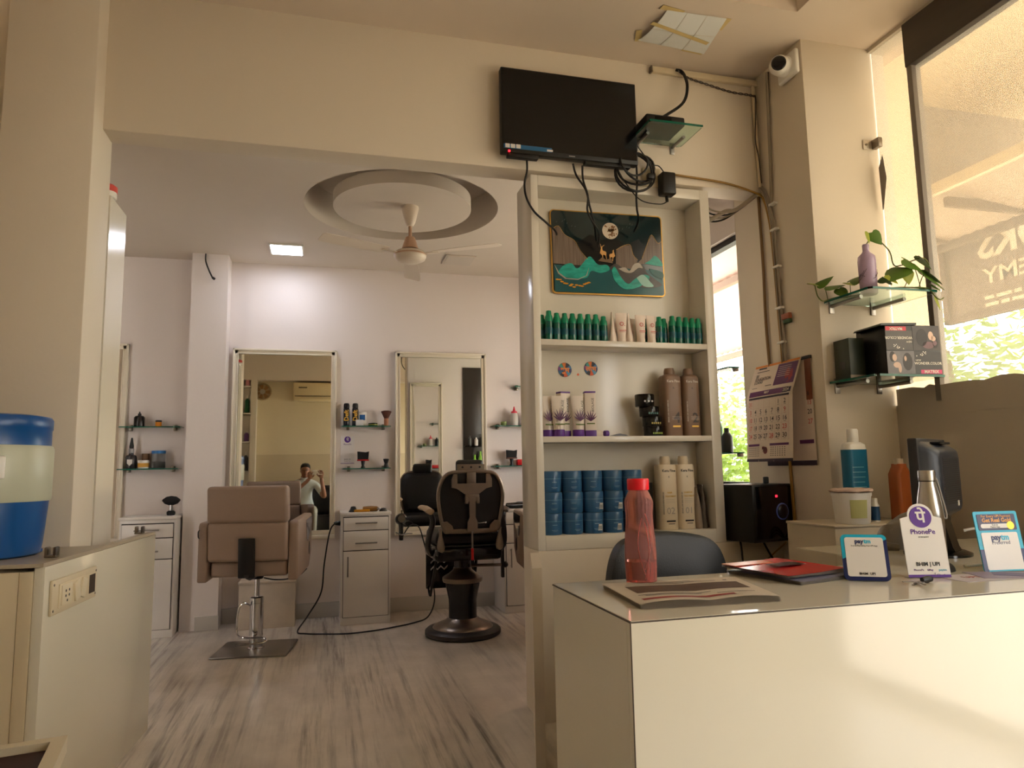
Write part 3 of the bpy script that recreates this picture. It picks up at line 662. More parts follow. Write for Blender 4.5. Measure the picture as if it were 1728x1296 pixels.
# ---- vintage barber chair (seen from behind)
def barber_chair():
    t = thing('barber_chair', 'vintage black barber chair with worn metal back frame on a round pedestal', 'chair', (.97, 5.05, 0), radians(1))
    dark_ring = M('dark_worn_metal', (62, 60, 60), .45, .5, var=.2, vscale=10)
    B().lathe([(.25, 0), (.267, .012), (.267, .035), (.25, .05), (.2, .056)], n=48).build('base_ring', dark_ring, t)
    B().lathe([(.215, .052), (.205, .066), (.17, .082), (.125, .10), (.105, .118)], n=48).build('base_dome', bronze, t)
    B().lathe([(.1, .112), (.099, .2), (.1, .24), (.112, .30), (.122, .345), (.122, .37)], n=36).build('pedestal', black_g, t)
    B().lathe([(.137, .362), (.142, .372), (.142, .392), (.13, .402), (.098, .42), (.07, .442), (.062, .462)], n=36).build('collar', bronze, t)
    B().lathe([(.06, .455), (.06, .55)], n=24).build('neck', black_g, t)
    B().box(-.235, .235, -.24, .24, .53, .63, .03, 3).build('seat_frame', black_g, t)
    B().box(-.225, .225, -.22, .25, .625, .735, .045, 4).build('seat_cushion', black_l, t)
    B().tube([(-.236, -.24, .632), (.236, -.24, .632)], .006, 8).build('seat_trim', black, t)
    # back: egg-shaped shell with a metal rim
    out = [(-.175, .735), (-.2, .80), (-.218, .90), (-.224, .98), (-.212, 1.05), (-.18, 1.105), (-.13, 1.13), (.0, 1.135), (.13, 1.13), (.18, 1.105), (.212, 1.05), (.224, .98), (.218, .90), (.2, .80), (.175, .735), (0, .728)]
    yb = -.285
    O3 = catmull([Vector((x, 0, z)) for x, z in out+out[:1]], 3)[:-1]
    def tilt(z): return yb-.06*(z-.73)
    b = B(); ring0 = [(p.x*.96, tilt(p.z)+.012, .93+(p.z-.93)*.96) for p in O3]; ring1 = [(p.x*.98, tilt(p.z)+.06, .93+(p.z-.93)*.98) for p in O3]; ring2 = [(p.x*.8, tilt(p.z)+.095, .93+(p.z-.93)*.8) for p in O3]
    b.loft([ring0, ring1, ring2]); b.build('backrest', black_l, t)
    rim = B(); pts = [(p.x, tilt(p.z), p.z) for p in O3]; rim.tube(pts+pts[:2], .013, 10); rim.build('back_rim', bronze, t)
    # lower corner plates and bottom rail
    for s in (-1, 1):
        B().prism([(s*.175, .74), (s*.205, .80), (s*.165, .805), (s*.13, .775), (s*.12, .74)], yb-.022, yb-.012, 'xz').build('corner_plate', bronze, t)
    B().box(-.18, .18, yb-.02, yb+.004, .722, .752, .006).build('bottom_rail', bronze, t)
    # yoke, spine, rod
    B().prism([(-.14, 1.085), (-.14, 1.03), (-.10, 1.02), (-.05, .985), (.05, .985), (.10, 1.02), (.14, 1.03), (.14, 1.085), (.125, 1.12), (.1, 1.12), (.1, 1.055), (-.1, 1.055), (-.1, 1.12), (-.125, 1.12)], yb-.052, yb-.03, 'xz').build('yoke', bronze, t)
    B().box(-.05, .05, yb-.062, yb-.04, .93, .985, .008).box(-.05, -.028, yb-.064, yb-.03, .92, .965, .004).box(.028, .05, yb-.064, yb-.03, .92, .965, .004).build('spine_block', bronze, t)
    B().prism([(-.022, .975), (.022, .975), (.02, .83), (.034, .80), (.034, .738), (-.034, .738), (-.034, .80), (-.02, .83)], yb-.066, yb-.044, 'xz').build('spine_bar', bronze, t)
    B().lathe([(.02, 0), (.024, .004), (.024, .012), (0, .015)], (.04, yb-.05, 1.03), 16, 'y').build('clamp_knob', bronze, t)
    B().tube([(0, yb-.05, .74), (0, yb-.045, .61)], .007, 8).build('recline_rod', dchrome, t)
    B().tube([(0, yb-.046, .625), (0, yb-.046, .56)], .009, 8).sphere((0, yb-.046, .555), .011).build('red_grip', red_p, t)
    B().tube([(.04, yb-.05, .79), (.085, yb-.065, .793)], .004, 6).sphere((.088, yb-.066, .793), .007).build('lock_pin', chrome, t)
    # headrest
    hp = B().box(-.095, .095, -.03, .03, 1.115, 1.215, .022, 3)
    hp.v = [(x, y+yb+.02, z) for x, y, z in hp.v]; h = hp.build('headrest', black_l, t)
    b = B().box(-.098, .098, yb-.03, yb-.018, 1.125, 1.185, .004); b.build('headrest_plate', bronze, h)
    for x in (-.06, 0, .06): B().lathe([(.007, 0), (.007, .004), (0, .004)], (x, yb-.034, 1.165), 10, 'y').build('rivet', black, h)
    B().box(-.032, .032, yb-.036, yb-.022, 1.05, 1.14, .004).build('headrest_post', bronze, t)
    for s in (-1, 1):
        # arm pad, curved support, teardrop lever
        pad = B().loft([[(s*(.265+.03*cos(a)*k), y, .87+z+.018*sin(a)*k) for a in [2*pi*i/12 for i in range(12)]] for y, z, k in ((-.24, -.012, .5), (-.22, 0, 1), (0, .012, 1.05), (.16, .01, 1), (.19, 0, .6))])
        pad.build('armrest', M('worn_tan_pad' if s < 0 else 'dark_worn_pad', (186, 158, 124) if s < 0 else (88, 74, 62), .5, var=.15, vscale=16), t)
        B().tube([(s*.26, -.19, .86), (s*.245, -.2, .80), (s*.262, -.18, .72), (s*.27, -.14, .63), (s*.24, -.1, .57)], .02, 8, 5).build('arm_support', dark_ring, t)
        b = B().loft([[(s*(.205+.003*(z-.7)*10)+r*cos(a), -.275-.012*cos(a)+.01*sin(a), z) for a in [2*pi*i/12 for i in range(12)]] for z, r in ((.60, .004), (.61, .02), (.635, .026), (.67, .02), (.71, .009), (.74, .008), (.75, .011), (.757, .004))])
        b.build('side_lever', bronze, t)
    # bolts below the seat
    for x in (-.055, .02): B().lathe([(.011, 0), (.011, .006), (0, .008)], (x, -.248, .585), 8, 'y').build('bolt', dark_ring, t)
    # pump lever at the side
    B().tube([(.05, -.05, .475), (.28, -.06, .47)], .011, 8).build('pump_shaft', bronze, t)
    B().box(.268, .292, -.075, -.045, .38, .74, .008).build('pump_handle', dark_ring, t)
    B().sphere((.30, -.06, .47), .022).build('pump_knob', black, t)
    # footrest with zigzag tread
    fr_ = B().box(-.19, .19, .44, .465, .25, .53, .01)
    f = fr_.build('footrest', black_g, t)
    for k in range(3):
        z = .505-k*.05
        for s0, n0, x0 in ((0, 5, -.155), (0, 5, .03)):
            b = B(); w = .026; th = .006
            pts = [(x0+i*w, z+(0.012 if i % 2 else -.012)) for i in range(n0+1)]
            for (a, c) in zip(pts, pts[1:]): b.add([(a[0], .437, a[1]-th), (c[0], .437, c[1]-th), (c[0], .437, c[1]+th), (a[0], .437, a[1]+th), (a[0], .442, a[1]-th), (c[0], .442, c[1]-th), (c[0], .442, c[1]+th), (a[0], .442, a[1]+th)], [(0, 1, 2, 3), (7, 6, 5, 4), (0, 4, 5, 1), (3, 2, 6, 7), (0, 3, 7, 4), (1, 5, 6, 2)])
            b.build('zigzag_tread', M('tread_metal', (178, 170, 160), .4, .5), f)
    for s in (-1, 1): B().tube([(s*.17, .45, .27), (s*.165, .40, .21), (s*.15, .2, .5)], .012, 8).build('footrest_arm', black_g, t)
    return t
barber_chair()

# ---- hair dryer hanging at the mirror ledge and its long cord
t = thing('hair_dryer', 'glossy black hair dryer hanging from the ledge of the mirror behind the barber chair', 'hair dryer', (.61, 5.80, .76), 0)
B().loft([[(r*cos(a), y+r*.0, z+r*sin(a)) for a in [2*pi*i/16 for i in range(16)]] for y, z, r in ((-.09, .01, .035), (-.075, .01, .043), (.0, .0, .045), (.06, -.005, .036), (.12, -.01, .027))]).build('barrel', black_g, t)
B().loft([[(.018*k*cos(a)+.0, y+.022*k*sin(a), z) for a in [2*pi*i/12 for i in range(12)]] for y, z, k in ((-.045, -.02, 1.15), (-.05, -.08, 1), (-.055, -.13, 1.05), (-.055, -.16, .9))]).build('handle', black_g, t)
B().lathe([(.03, -.002), (.03, 0), (0, 0)], (0, -.092, .01), 16, 'y').build('intake_grille', dchrome, t)
B().tube([(-.04, -.05, -.1), (0, -.09, -.115), (.05, -.06, -.11), (.09, -.02, -.115)], .006, 8, 4).build('holder_ring', dchrome, t)
dr_cord = [(.142-.006, 5.68, .755), (.09, 5.66, .75), (.055, 5.66, .68), (.02, 5.66, .45), (.0, 5.64, .25), (-.09, 5.58, .1), (-.16, 5.48, .012), (-.10, 5.40, .008), (.06, 5.33, .008), (.20, 5.30, .008), (.36, 5.33, .008), (.52, 5.40, .008), (.68, 5.50, .008), (.80, 5.58, .03), (.86, 5.64, .15), (.84, 5.70, .35), (.79, 5.74, .58), (.75, 5.76, .70), (.68, 5.78, .705), (.61, 5.755, .602)]
t = thing('extension_lead', 'long black cord running from the middle vanity across the floor to the hair dryer', 'extension lead', (.02, 5.5, .008))
o = (.02, 5.5, .008)
B().tube([(a-o[0], b_-o[1], c-o[2]) for a, b_, c in dr_cord], .0055, 8, 8).build('cable', cord_m, t)
B().lathe([(.008, -.05), (.014, -.035), (.018, -.01), (.018, 0)], (.137-o[0], 5.68-o[1], .755-o[2]), 12, 'x').build('plug', black, t)
# short cord under the beige chair
tag(B().tube([(-.36, 4.98, .47), (-.30, 5.05, .445), (-.22, 5.12, .435), (-.15, 5.18, .445), (-.10, 5.25, .48)], .005, 6, 6).build('cable', cord_m), 'short black cable sagging below the beige salon chair', 'cable')

# ---- ceiling: fan, lamp, dead lamp, loose wire
fan_w = M('fan_ivory', (226, 212, 196), .35); fan_c = M('fan_copper', (206, 168, 142), .35, .3)
t = thing('ceiling_fan', 'white three-blade ceiling fan under the round ceiling recess', 'ceiling fan', (.53, 4.46, HB-.005), 0)
B().lathe([(.056, 0), (.056, -.012), (.045, -.06), (.034, -.105), (.02, -.13), (.0, -.132)][::-1], n=28).build('canopy', fan_w, t)
B().lathe([(.011, -.30), (.011, -.11)], n=12).build('down_rod', fan_c, t)
B().lathe([(.058, -.286), (.052, -.275), (.032, -.21), (.028, -.205), (.0, -.205)], n=24).build('top_cover', fan_c, t)
B().lathe([(0, -.375), (.06, -.372), (.095, -.355), (.105, -.335), (.105, -.318), (.095, -.305), (.05, -.30), (0, -.298)], n=36).build('motor', fan_w, t)
B().lathe([(.1065, -.332), (.1065, -.322)], n=36, caps=False).build('motor_band', fan_c, t)
for k, a in enumerate((82, 204, 329)):
    ar = radians(a); b = B()
    prof = [(.17, -.045, .038), (.30, -.055, .05), (.55, -.062, .055), (.60, -.058, .05), (.615, -.04, .03)]
    vs = []; 
    for r, y0, y1 in prof: vs += [(r, y0, -.004), (r, y1, .012)]
    vs2 = [(x, y, z+.0025) for x, y, z in vs]; n = len(vs); fs = []
    for i in range(len(prof)-1): fs += [(2*i, 2*i+1, 2*i+3, 2*i+2), (n+2*i, n+2*i+2, n+2*i+3, n+2*i+1), (2*i, 2*i+2, n+2*i+2, n+2*i), (2*i+1, n+2*i+1, n+2*i+3, 2*i+3)]
    fs += [(0, n, n+1, 1), (n-2, n-1, 2*n-1, 2*n-2)]
    b.add(vs+vs2, fs); b.xf(Matrix.Translation((0, 0, -.325)) @ Matrix.Rotation(ar, 4, 'Z'))
    bl = b.build('blade', fan_w, t, 30)
    b = B().box(.085, .20, -.018, .018, -.004, .0, .001); b.xf(Matrix.Translation((0, 0, -.322)) @ Matrix.Rotation(ar, 4, 'Z')); b.build('blade_holder', fan_w, bl)
led = M('led_cold_light', (236, 240, 255), .5, emit=15.0)
t = thing('ceiling_lamp', 'lit square white ceiling lamp left of the fan', 'ceiling lamp', (-.293, 5.545, HB))
B().box(-.125, .125, -.125, .125, -.012, 0, .003).build('lamp_frame', white_p, t)
B().box(-.112, .112, -.112, .112, -.0145, -.012).build('diffuser', led, t)
t = thing('ceiling_lamp', 'unlit square ceiling lamp right of the fan', 'ceiling lamp', (1.06, 5.555, HB))
B().box(-.125, .125, -.125, .125, -.012, 0, .003).build('lamp_frame', ceil_white, t)
B().box(-.112, .112, -.112, .112, -.0145, -.012).build('diffuser', M('unlit_diffuser', (206, 196, 184), .5), t)
tag(B().tube([(-.91, 5.79, 2.865), (-.905, 5.77, 2.80), (-.88, 5.765, 2.73), (-.852, 5.77, 2.67)], .006, 6, 5).tube([(-.852, 5.77, 2.672), (-.835, 5.77, 2.66)], .010, 6).build('loose_wire', cord_m), 'loose black wire end hanging from the ceiling over the wall pillar', 'wire')

# ---- tall white open unit behind the left pillar
t = thing('tall_shelf_unit', 'tall glossy white shelf unit standing behind the left pillar', 'shelf unit', (-1.2, 3.48, 0))
B().box(-.30, -.28, -.13, .13, 0, 2.385).box(.255, .275, -.13, .13, 0, 2.385).build('side_panel', lam_w, t)
B().box(-.28, .255, -.13, -.115, 0, 2.385).build('back_panel', lam_w, t)
for z in (0.05, .45, .82, 1.17, 1.48, 1.79, 2.08, 2.365): B().box(-.28, .255, -.115, .13, z, z+.02, .001).build('shelf_board', lam_w, t)
t = lathe_item('red_capped_tub', 'pale tub with a red lid on top of the tall white unit', 'tub', (-.955, 3.40, 2.385), [(.035, 0), (.04, .004), (.04, .03)], white_p, [('lid', [(.042, .03), (.042, .055), (.03, .065), (0, .066)], M('coral_red', (214, 84, 76), .4))])
# pump bottle on the left mirror ledge
lathe_item('lotion_pump', 'small white pump bottle on the mirror ledge behind the beige chair', 'bottle', (-.60, 5.955, .648+.001), [(.022, 0), (.024, .004), (.024, .27), (.02, .32), (.008, .335)], white_p, [('pump', [(.008, .33), (.006, .36), (.014, .365), (.012, .375), (0, .376)], white_p)], n=16)

# ---- back side of the display wall (seen in the mirror)
wall_t = B().box(.98, 1.98, 3.452, 3.47, 0, 2.6)
struct(wall_t.build('wall_display_back', white_wall))
t = wall_mirror('framed mirror on the back of the display wall, seen reflected', 1.0, 1.39, .62, 2.2, 3.4705)
t.rotation_euler = (0, 0, pi)
t = thing('product_panel', 'dark glossy product panel on the back of the display wall, seen reflected', 'panel', (1.80, 3.471, 1.14))
B().box(-.145, .145, 0, .02, 0, 1.26, .003).build('board', M('dark_grey_panel', (52, 46, 42), .3), t)
B().box(-.15, .15, .02, .13, .28, .292).build('glass_pane', glass_g, t)
for i, (x, z, h, rgb) in enumerate(((1.72, .8+.633, .12, (60, 58, 62)), (1.80, .8+.633, .10, (210, 206, 200)), (1.88, .8+.633, .14, (70, 66, 64)))):
    lathe_item('styling_bottle', 'small %s bottle on the dark product panel, seen reflected' % ('first', 'second', 'third')[i], 'bottle', (x, 3.545, z), [(.022, 0), (.022, h*.75), (.01, h*.85), (.01, h), (0, h)], M('styling_%d' % i, rgb, .35), n=12)
t = glass_shelf('glass shelf at the foot of the dark product panel, seen reflected', 1.62, 1.95, 1.10, 3.47)
t.rotation_euler = (0, 0, pi)
for i, (x, h) in enumerate(((1.70, .16), (1.78, .22), (1.85, .26))):
    lathe_item('lime_bottle', '%s lime green bottle on the reflected glass shelf' % ('short', 'middle', 'tall')[i], 'bottle', (x, 3.545, 1.105), [(.026, 0), (.028, .006), (.028, h*.65), (.012, h*.8), (.01, h), (0, h)], M('lime_plastic', (140, 206, 60), .35), n=14)

# ---- two narrow shelves fixed across the edge of the salon window
for z, lab in ((1.215, 'lower narrow glass shelf in the window gap, holding a black bottle'), (1.70, 'upper narrow glass shelf in the window gap beside the display unit')):
    t = thing('window_shelf', lab, 'shelf', (2.289, 3.62, z), 0, 'narrow glass shelves in the window gap')
    B().box(-.075, 0, -.12, .30, -.004, .004, .001).build('glass_pane', glass_g, t)
    B().box(-.0762, -.0745, -.115, .295, -.004, .004).box(-.07, -.005, -.1212, -.1195, -.004, .004).build('glass_edge', glass_e, t)
    B().box(-.03, 0, -.11, -.09, -.022, -.004, .002).build('shelf_clip', clip_m, t)
lathe_item('black_bottle', 'black bottle on the lower narrow shelf in the window gap', 'bottle', (2.245, 3.60, 1.2195), [(.03, 0), (.032, .005), (.032, .09), (.02, .11), (.014, .115)], black, [('cap', [(.014, .113), (.014, .14), (0, .14)], black)], n=16)
lathe_item('green_bottle', 'slim dark green bottle behind the black one in the window gap', 'bottle', (2.255, 3.70, 1.2195), [(.022, 0), (.024, .005), (.024, .15), (.012, .19)], M('forest_green_plastic', (50, 96, 40), .35), [('cap', [(.012, .188), (.012, .225), (0, .225)], black)], n=16)
# ================================================================ DISPLAY UNIT BELOW THE TELEVISION
UX0, UX1, UY0, UY1 = .975, 1.962, 3.2, 3.45
S1, S2, S3 = 1.771, 1.299, .833
t = thing('display_unit', 'cream laminated open display unit with three shelves of hair products below the television', 'shelf unit', ((UX0+UX1)/2, UY0, .7655))
ox, oy, oz = (UX0+UX1)/2, UY0, .7655
def ub(name, x0, x1, y0, y1, z0, z1, r=.002, m=lam_w): return B().box(x0-ox, x1-ox, y0-oy, y1-oy, z0-oz, z1-oz, r).build(name, m, t)
ub('side_panel', UX0, 1.012, UY0, UY1, .7655, 2.6); ub('side_panel', 1.909, UX1, UY0, UY1, .7655, 2.6)
ub('top_rail', 1.012, 1.909, UY0, UY1, 2.546, 2.6); ub('back_panel', 1.012, 1.909, 3.362, UY1, .7655, 2.546)
ub('shelf_board', 1.012, 1.909, UY0, 3.362, 1.742, 1.771); ub('shelf_board', 1.012, 1.909, UY0, 3.362, 1.271, 1.299); ub('bottom_board', 1.012, 1.909, UY0, 3.362, .7655, .833)

# ---- green bottles
gcap = M('green_cap', (14, 136, 98), .35); gbody = M('green_bottle', (8, 92, 78), .16, coat=.4)
gl = thing('green_bottle', 'green bottle at the left end of the front row on the top shelf', 'bottle', (1.064, 3.235, S1), 0, 'green bottles on the top shelf')
B().lathe([(.018, 0), (.0195, .004), (.0195, .082), (.0185, .09)], n=18).build('body', gbody, gl)
B().lathe([(.0185, .09), (.0185, .112), (.013, .122), (.0125, .138), (.010, .141), (0, .141)], n=18).build('cap', gcap, gl)
B().lathe([(.0197, .03), (.0197, .06)], n=18, caps=False).build('label_band', M('teal_label', (10, 84, 96), .3), gl)
gl.scale = (1, 1, 1.05)
nth = ['second', 'third', 'fourth', 'fifth', 'sixth', 'seventh', 'eighth']
for i in range(1, 8):
    g = dup(gl, (1.064+.0413*i, 3.237, S1), i*.3, '%s green bottle from the left end of the front row on the top shelf' % nth[i-1]); g.scale = (1, 1, .985 if i < 7 else .93)
for i in range(8):
    g = dup(gl, (1.043+.0413*i, 3.285, S1), i*.4, '%s green bottle from the left in the back row of the left group' % (['first']+nth)[i]); g.scale = (1, 1, .97)
for i, (x, y, s) in enumerate(((1.662, 3.24, 1), (1.700, 3.262, .98), (1.732, 3.232, 1.04), (1.772, 3.235, 1.02), (1.812, 3.237, 1.01), (1.850, 3.24, 1), (1.886, 3.242, 1))):
    g = dup(gl, (x, y, S1), i*.5, '%s green bottle counted from the tubes in the right group on the top shelf' % (['first']+nth)[i]); g.scale = (1, 1, s)
g = dup(gl, (1.625, 3.30, S1), 0, 'green bottle half hidden behind the rightmost white tube'); g.scale = (1, 1, 1)

# ---- squeeze tubes
def tube_mesh(r, w, h, flat=.004, n=20, cap=.02):
    b = B(); rings = []
    for z, k in ((cap, 0.0), (cap+.01, .02), (h*.45, .45), (h*.75, .78), (h*.93, .97), (h, 1)):
        rings.append([((r+(w-r)*k)*cos(a), (r+(flat-r)*k)*sin(a), z) for a in [2*pi*i/n for i in range(n)]])
    b.loft(rings); return b
tube_w = M('blush_white_tube', (228, 212, 198), .4); red_print = M('red_print', (196, 70, 74), .5)
def white_tube(label, x, y, rz, h=.152, face=True, tx=0.0):
    t = thing('cream_tube', label, 'tube', (x, y, S1), rz, 'white tubes on the top shelf')
    tube_mesh(.02, .031, h).build('body', tube_w, t)
    B().lathe([(.0205, 0), (.0215, .003), (.0215, .02)], n=20).build('cap', tube_w, t)
    if face:
        b = text_into(B(), 'O.', .03, 0, .092, -.0165, weight=.0002); b.build('lettering', red_print, t)
        B().box(-.018, .018, -.0205, -.0198, .058, .061).box(-.018, .014, -.0208, -.02, .051, .0525).build('printed_line', red_print, t)
    t.rotation_euler = (radians(tx), 0, rz)
white_tube('white tube seen edge-on beside the left green bottles', 1.403, 3.245, radians(70))
white_tube('white tube facing forward, first with a red O', 1.450, 3.235, radians(-6))
white_tube('white tube turned sideways between the first two forward tubes', 1.497, 3.25, radians(62))
white_tube('white tube facing forward, middle one with a red O', 1.555, 3.235, radians(4), .145)
white_tube('white tube leaning, nearest the right group of green bottles', 1.617, 3.24, radians(10), .145)
white_tube('white tube in the second row behind the middle tubes', 1.53, 3.30, radians(20), .14, False)

# ---- purple range on the middle shelf
pur = M('violet_plastic', (94, 50, 138), .35); tw = M('white_tube_plastic', (224, 212, 200), .35); leafp = M('plum_print', (84, 40, 84), .5); gband = M('green_band_print', (96, 116, 48), .5)
def plant_print(t, y, zc, s=1.0):
    b = B()
    for k, a in enumerate((-55, -35, -18, 0, 16, 34, 52)):
        L = (.05+.014*cos(radians(a*2)))*s; ar = radians(a); dx, dz = sin(ar), cos(ar); px, pz = cos(ar), -sin(ar); wv = .0035*s
        b.add([(-px*wv*.4, y, zc-pz*wv*.4), (px*wv*.4, y, zc+pz*wv*.4), (dx*L*.5+px*wv, y, zc+dz*L*.5+pz*wv), (dx*L, y, zc+dz*L), (dx*L*.5-px*wv, y, zc+dz*L*.5-pz*wv)], [(0, 1, 2, 3, 4)])
    b.build('plant_print', leafp, t)
def purple_tube(label, x, y, rz, h=.205):
    t = thing('conditioner_tube', label, 'tube', (x, y, S2), rz, 'white and violet tubes on the middle shelf')
    tube_mesh(.027, .037, h, cap=.032).build('body', tw, t)
    B().lathe([(.028, 0), (.029, .003), (.029, .031), (.027, .033)], n=20).build('cap', pur, t)
    plant_print(t, -.0285, .075); text_into(B(), 'BIOLAGE', .018, .018, .14, -.0165, rot=radians(90)).build('lettering', M('ink_print', (52, 46, 48), .6), t)
    B().box(-.024, .024, -.0292, -.0278, .055, .061).build('green_band', gband, t)
def purple_box(label, x, y, rz, h=.222):
    t = thing('conditioner_carton', label, 'box', (x, y, S2), rz, 'white and violet cartons on the middle shelf')
    B().box(-.027, .027, -.022, .022, 0, h-.008, .001).build('carton', tw, t)
    B().box(-.0275, .0275, -.0225, .0225, h-.008, h, .001).build('top_flap', pur, t)
    plant_print(t, -.0226, .075, .9); text_into(B(), 'BIOLAGE', .017, .012, .155, -.0224, rot=radians(90)).build('lettering', MATS['ink_print'], t)
    B().box(-.02, .02, -.0229, -.0222, .06, .066).build('green_band', gband, t); B().box(-.0274, .0274, -.0224, .0224, 0, .03, .001).build('violet_base', pur, t)
purple_tube('white tube with violet cap at the left end of the middle shelf', 1.052, 3.25, radians(5), .198)
purple_tube('white tube with violet cap, second from the left on the middle shelf', 1.098, 3.222, radians(-4), .198)
purple_box('white carton with violet top between the tubes on the middle shelf', 1.140, 3.27, radians(14))
purple_tube('white tube with violet cap between the two cartons', 1.205, 3.24, radians(2), .2)
purple_box('white carton with violet top at the right end of the tubes', 1.268, 3.245, radians(-10))
t = thing('small_tube', 'small white and violet tube lying on the middle shelf', 'tube', (1.345, 3.25, S2+.015), radians(8))
b = tube_mesh(.014, .02, .055, cap=.016); b.xf(Matrix.Rotation(radians(-90), 4, 'Y')); b.build('body', tw, t)
B().lathe([(.015, -.018), (.0155, -.004), (.015, .002)], axis='x', n=16).xf(Matrix.Translation((.018, 0, 0))).build('cap', pur, t)
b = B().prism([(-.05, .0), (.05, 0), (.03, .008), (0, .014), (-.03, .007)], -.02, .02, 'xz'); tag(b.build('foil_packet', M('dark_foil', (50, 44, 42), .3, .4), None, loc=(1.42, 3.25, S2+.0003)), 'flat dark packet lying beside the small violet tube', 'packet')
# ---- stacked black wax jars
jb = M('black_jar_print', (22, 24, 22), .2)
for i, (dx, z, h, nm, rgb) in enumerate(((.02, 0, .05, 'bottom', (150, 170, 40)), (.014, .05, .05, 'second from bottom', (170, 150, 50)), (.0, .10, .05, 'third from bottom', (70, 130, 120)), (-.022, .15, .062, 'topmost', (190, 190, 190)))):
    t = lathe_item('wax_jar', '%s black wax jar of the stack on the middle shelf' % nm, 'jar', (1.597+dx, 3.265, S2+z+.0002), [(.046, 0), (.048, .003), (.048, h*.55)], jb, [('lid', [(.049, h*.55), (.0495, h-.004), (.047, h), (0, h)], black_g), ], 'stacked black wax jars', 24)
    b = B(); 
    if i == 3:
        for k in (-.02, 0, .02): b.lathe([(.005, -.002), (.005, 0), (0, 0)], (k, -.0485+abs(k)*.12, .025), 10, 'y')
    else:
        for k in range(5): b.box(-.025+k*.011, -.018+k*.011, -.0495, -.0472, h*.2, h*.38)
    b.build('label_print', M('jar_label_%d' % i, rgb, .4), t)

# ---- tall brown and white treatment bottles
def round_rect(w, d, r, z, k=4): return [(x, y, z) for x, y in rounded(-w, w, -d, d, r, k)]
def kera(label, x, y, z, bodym, h, w, num, dark, gold, grp, white=False, rz=0.0):
    t = thing('treatment_bottle', label, 'bottle', (x, y, z), rz, grp)
    b = B(); rs = [round_rect(w, w*.8, w*.55, 0), round_rect(w+.002, w*.8+.002, w*.55, .004), round_rect(w+.002, w*.8+.002, w*.55, h*.86)]
    rs += [round_rect(w*.97, w*.78, w*.55, h*.885)] if white else [round_rect(w*.9, w*.75, w*.5, h*.89), round_rect(w*.62, w*.6, w*.45, h*.905)]
    b.loft(rs); b.build('body', bodym, t)
    B().lathe([(w*.54, h*.885), (w*.56, h*.9), (w*.56, h*.955), (w*.48, h), (0, h)], n=22).build('cap', bodym, t)
    yf = -w*.8-.0026
    text_into(B(), 'Kera Fine', w*.38, 0, h*.80, yf, weight=.0004).build('lettering', dark if white else M('pale_print', (222, 212, 200), .5), t)
    b = text_into(B(), 'DE KERA FINE GAT DIVINE', w*.19, -w*.72, h*.36, yf, rot=radians(-90), weight=.0001)
    b.build('side_lettering', dark if white else MATS['pale_print'], t)
    if white:
        b = text_into(B(), 'DAMAGE' if num == '01' else 'HAIR', w*.24, w*.02, h*.50, yf, 'CENTER', weight=.0003); b = text_into(b, 'TREATMENT', w*.22, w*.10, h*.45, yf, weight=.0003); b.build('gold_lettering', gold, t)
        b = B()
        for k in range(3): b.box(-w*.42, w*.55, yf-.0004, yf+.0002, h*(.41-.022*k), h*(.413-.022*k))
        text_into(b, num, w*.95, w*.08, h*.25, yf, weight=-.0002).build('number', M('grey_outline_print', (168, 158, 148), .5), t)
        B().box(-w*.45, w*.55, yf-.0004, yf+.0002, h*.105, h*.125).box(-w*.25, w*.45, yf-.0004, yf+.0002, h*.075, h*.083).build('black_bar', dark, t)
        text_into(B(), 'K', w*.25, 0, h*.715, yf).build('monogram', dark, t)
    else:
        text_into(B(), num, w*1.5, w*.25, h*.26, yf, weight=.0015).build('number', M('dark_brown_print', (66, 54, 48), .5), t)
        b = B()
        for k in range(3): b.box(-w*.3, w*.75, yf-.0006, yf-.0001, h*(.28-.02*k), h*(.2835-.02*k))
        b.build('printed_lines', MATS['pale_print'], t)
        B().box(-w*.25, w*.6, yf-.0006, yf-.0001, h*.13, h*.155).build('gold_band', gold, t)
        text_into(B(), 'K', w*.3, 0, h*.7, yf).build('monogram', MATS['dark_brown_print'], t)
goldp = M('gold_print', (206, 162, 70), .35, .4); inkp = M('black_ink', (30, 28, 28), .5)
bkb = M('taupe_bottle', (134, 108, 90), .4); bkw = M('ivory_bottle', (226, 210, 184), .4)
kera('taupe treatment bottle with a big printed four, beside the stacked black jars', 1.73, 3.285, S2, bkb, .352, .050, '4', inkp, goldp, 'taupe treatment bottles')
kera('taupe treatment bottle with a big printed two, against the right side panel', 1.838, 3.285, S2, bkb, .352, .046, '2', inkp, goldp, 'taupe treatment bottles')
kera('ivory treatment bottle on the bottom shelf nearer the red water bottle', 1.682, 3.285, S3, bkw, .365, .049, '02', inkp, goldp, 'ivory treatment bottles', True)
kera('ivory treatment bottle on the bottom shelf beside the grey pouches', 1.785, 3.285, S3, bkw, .365, .047, '01', inkp, goldp, 'ivory treatment bottles', True)
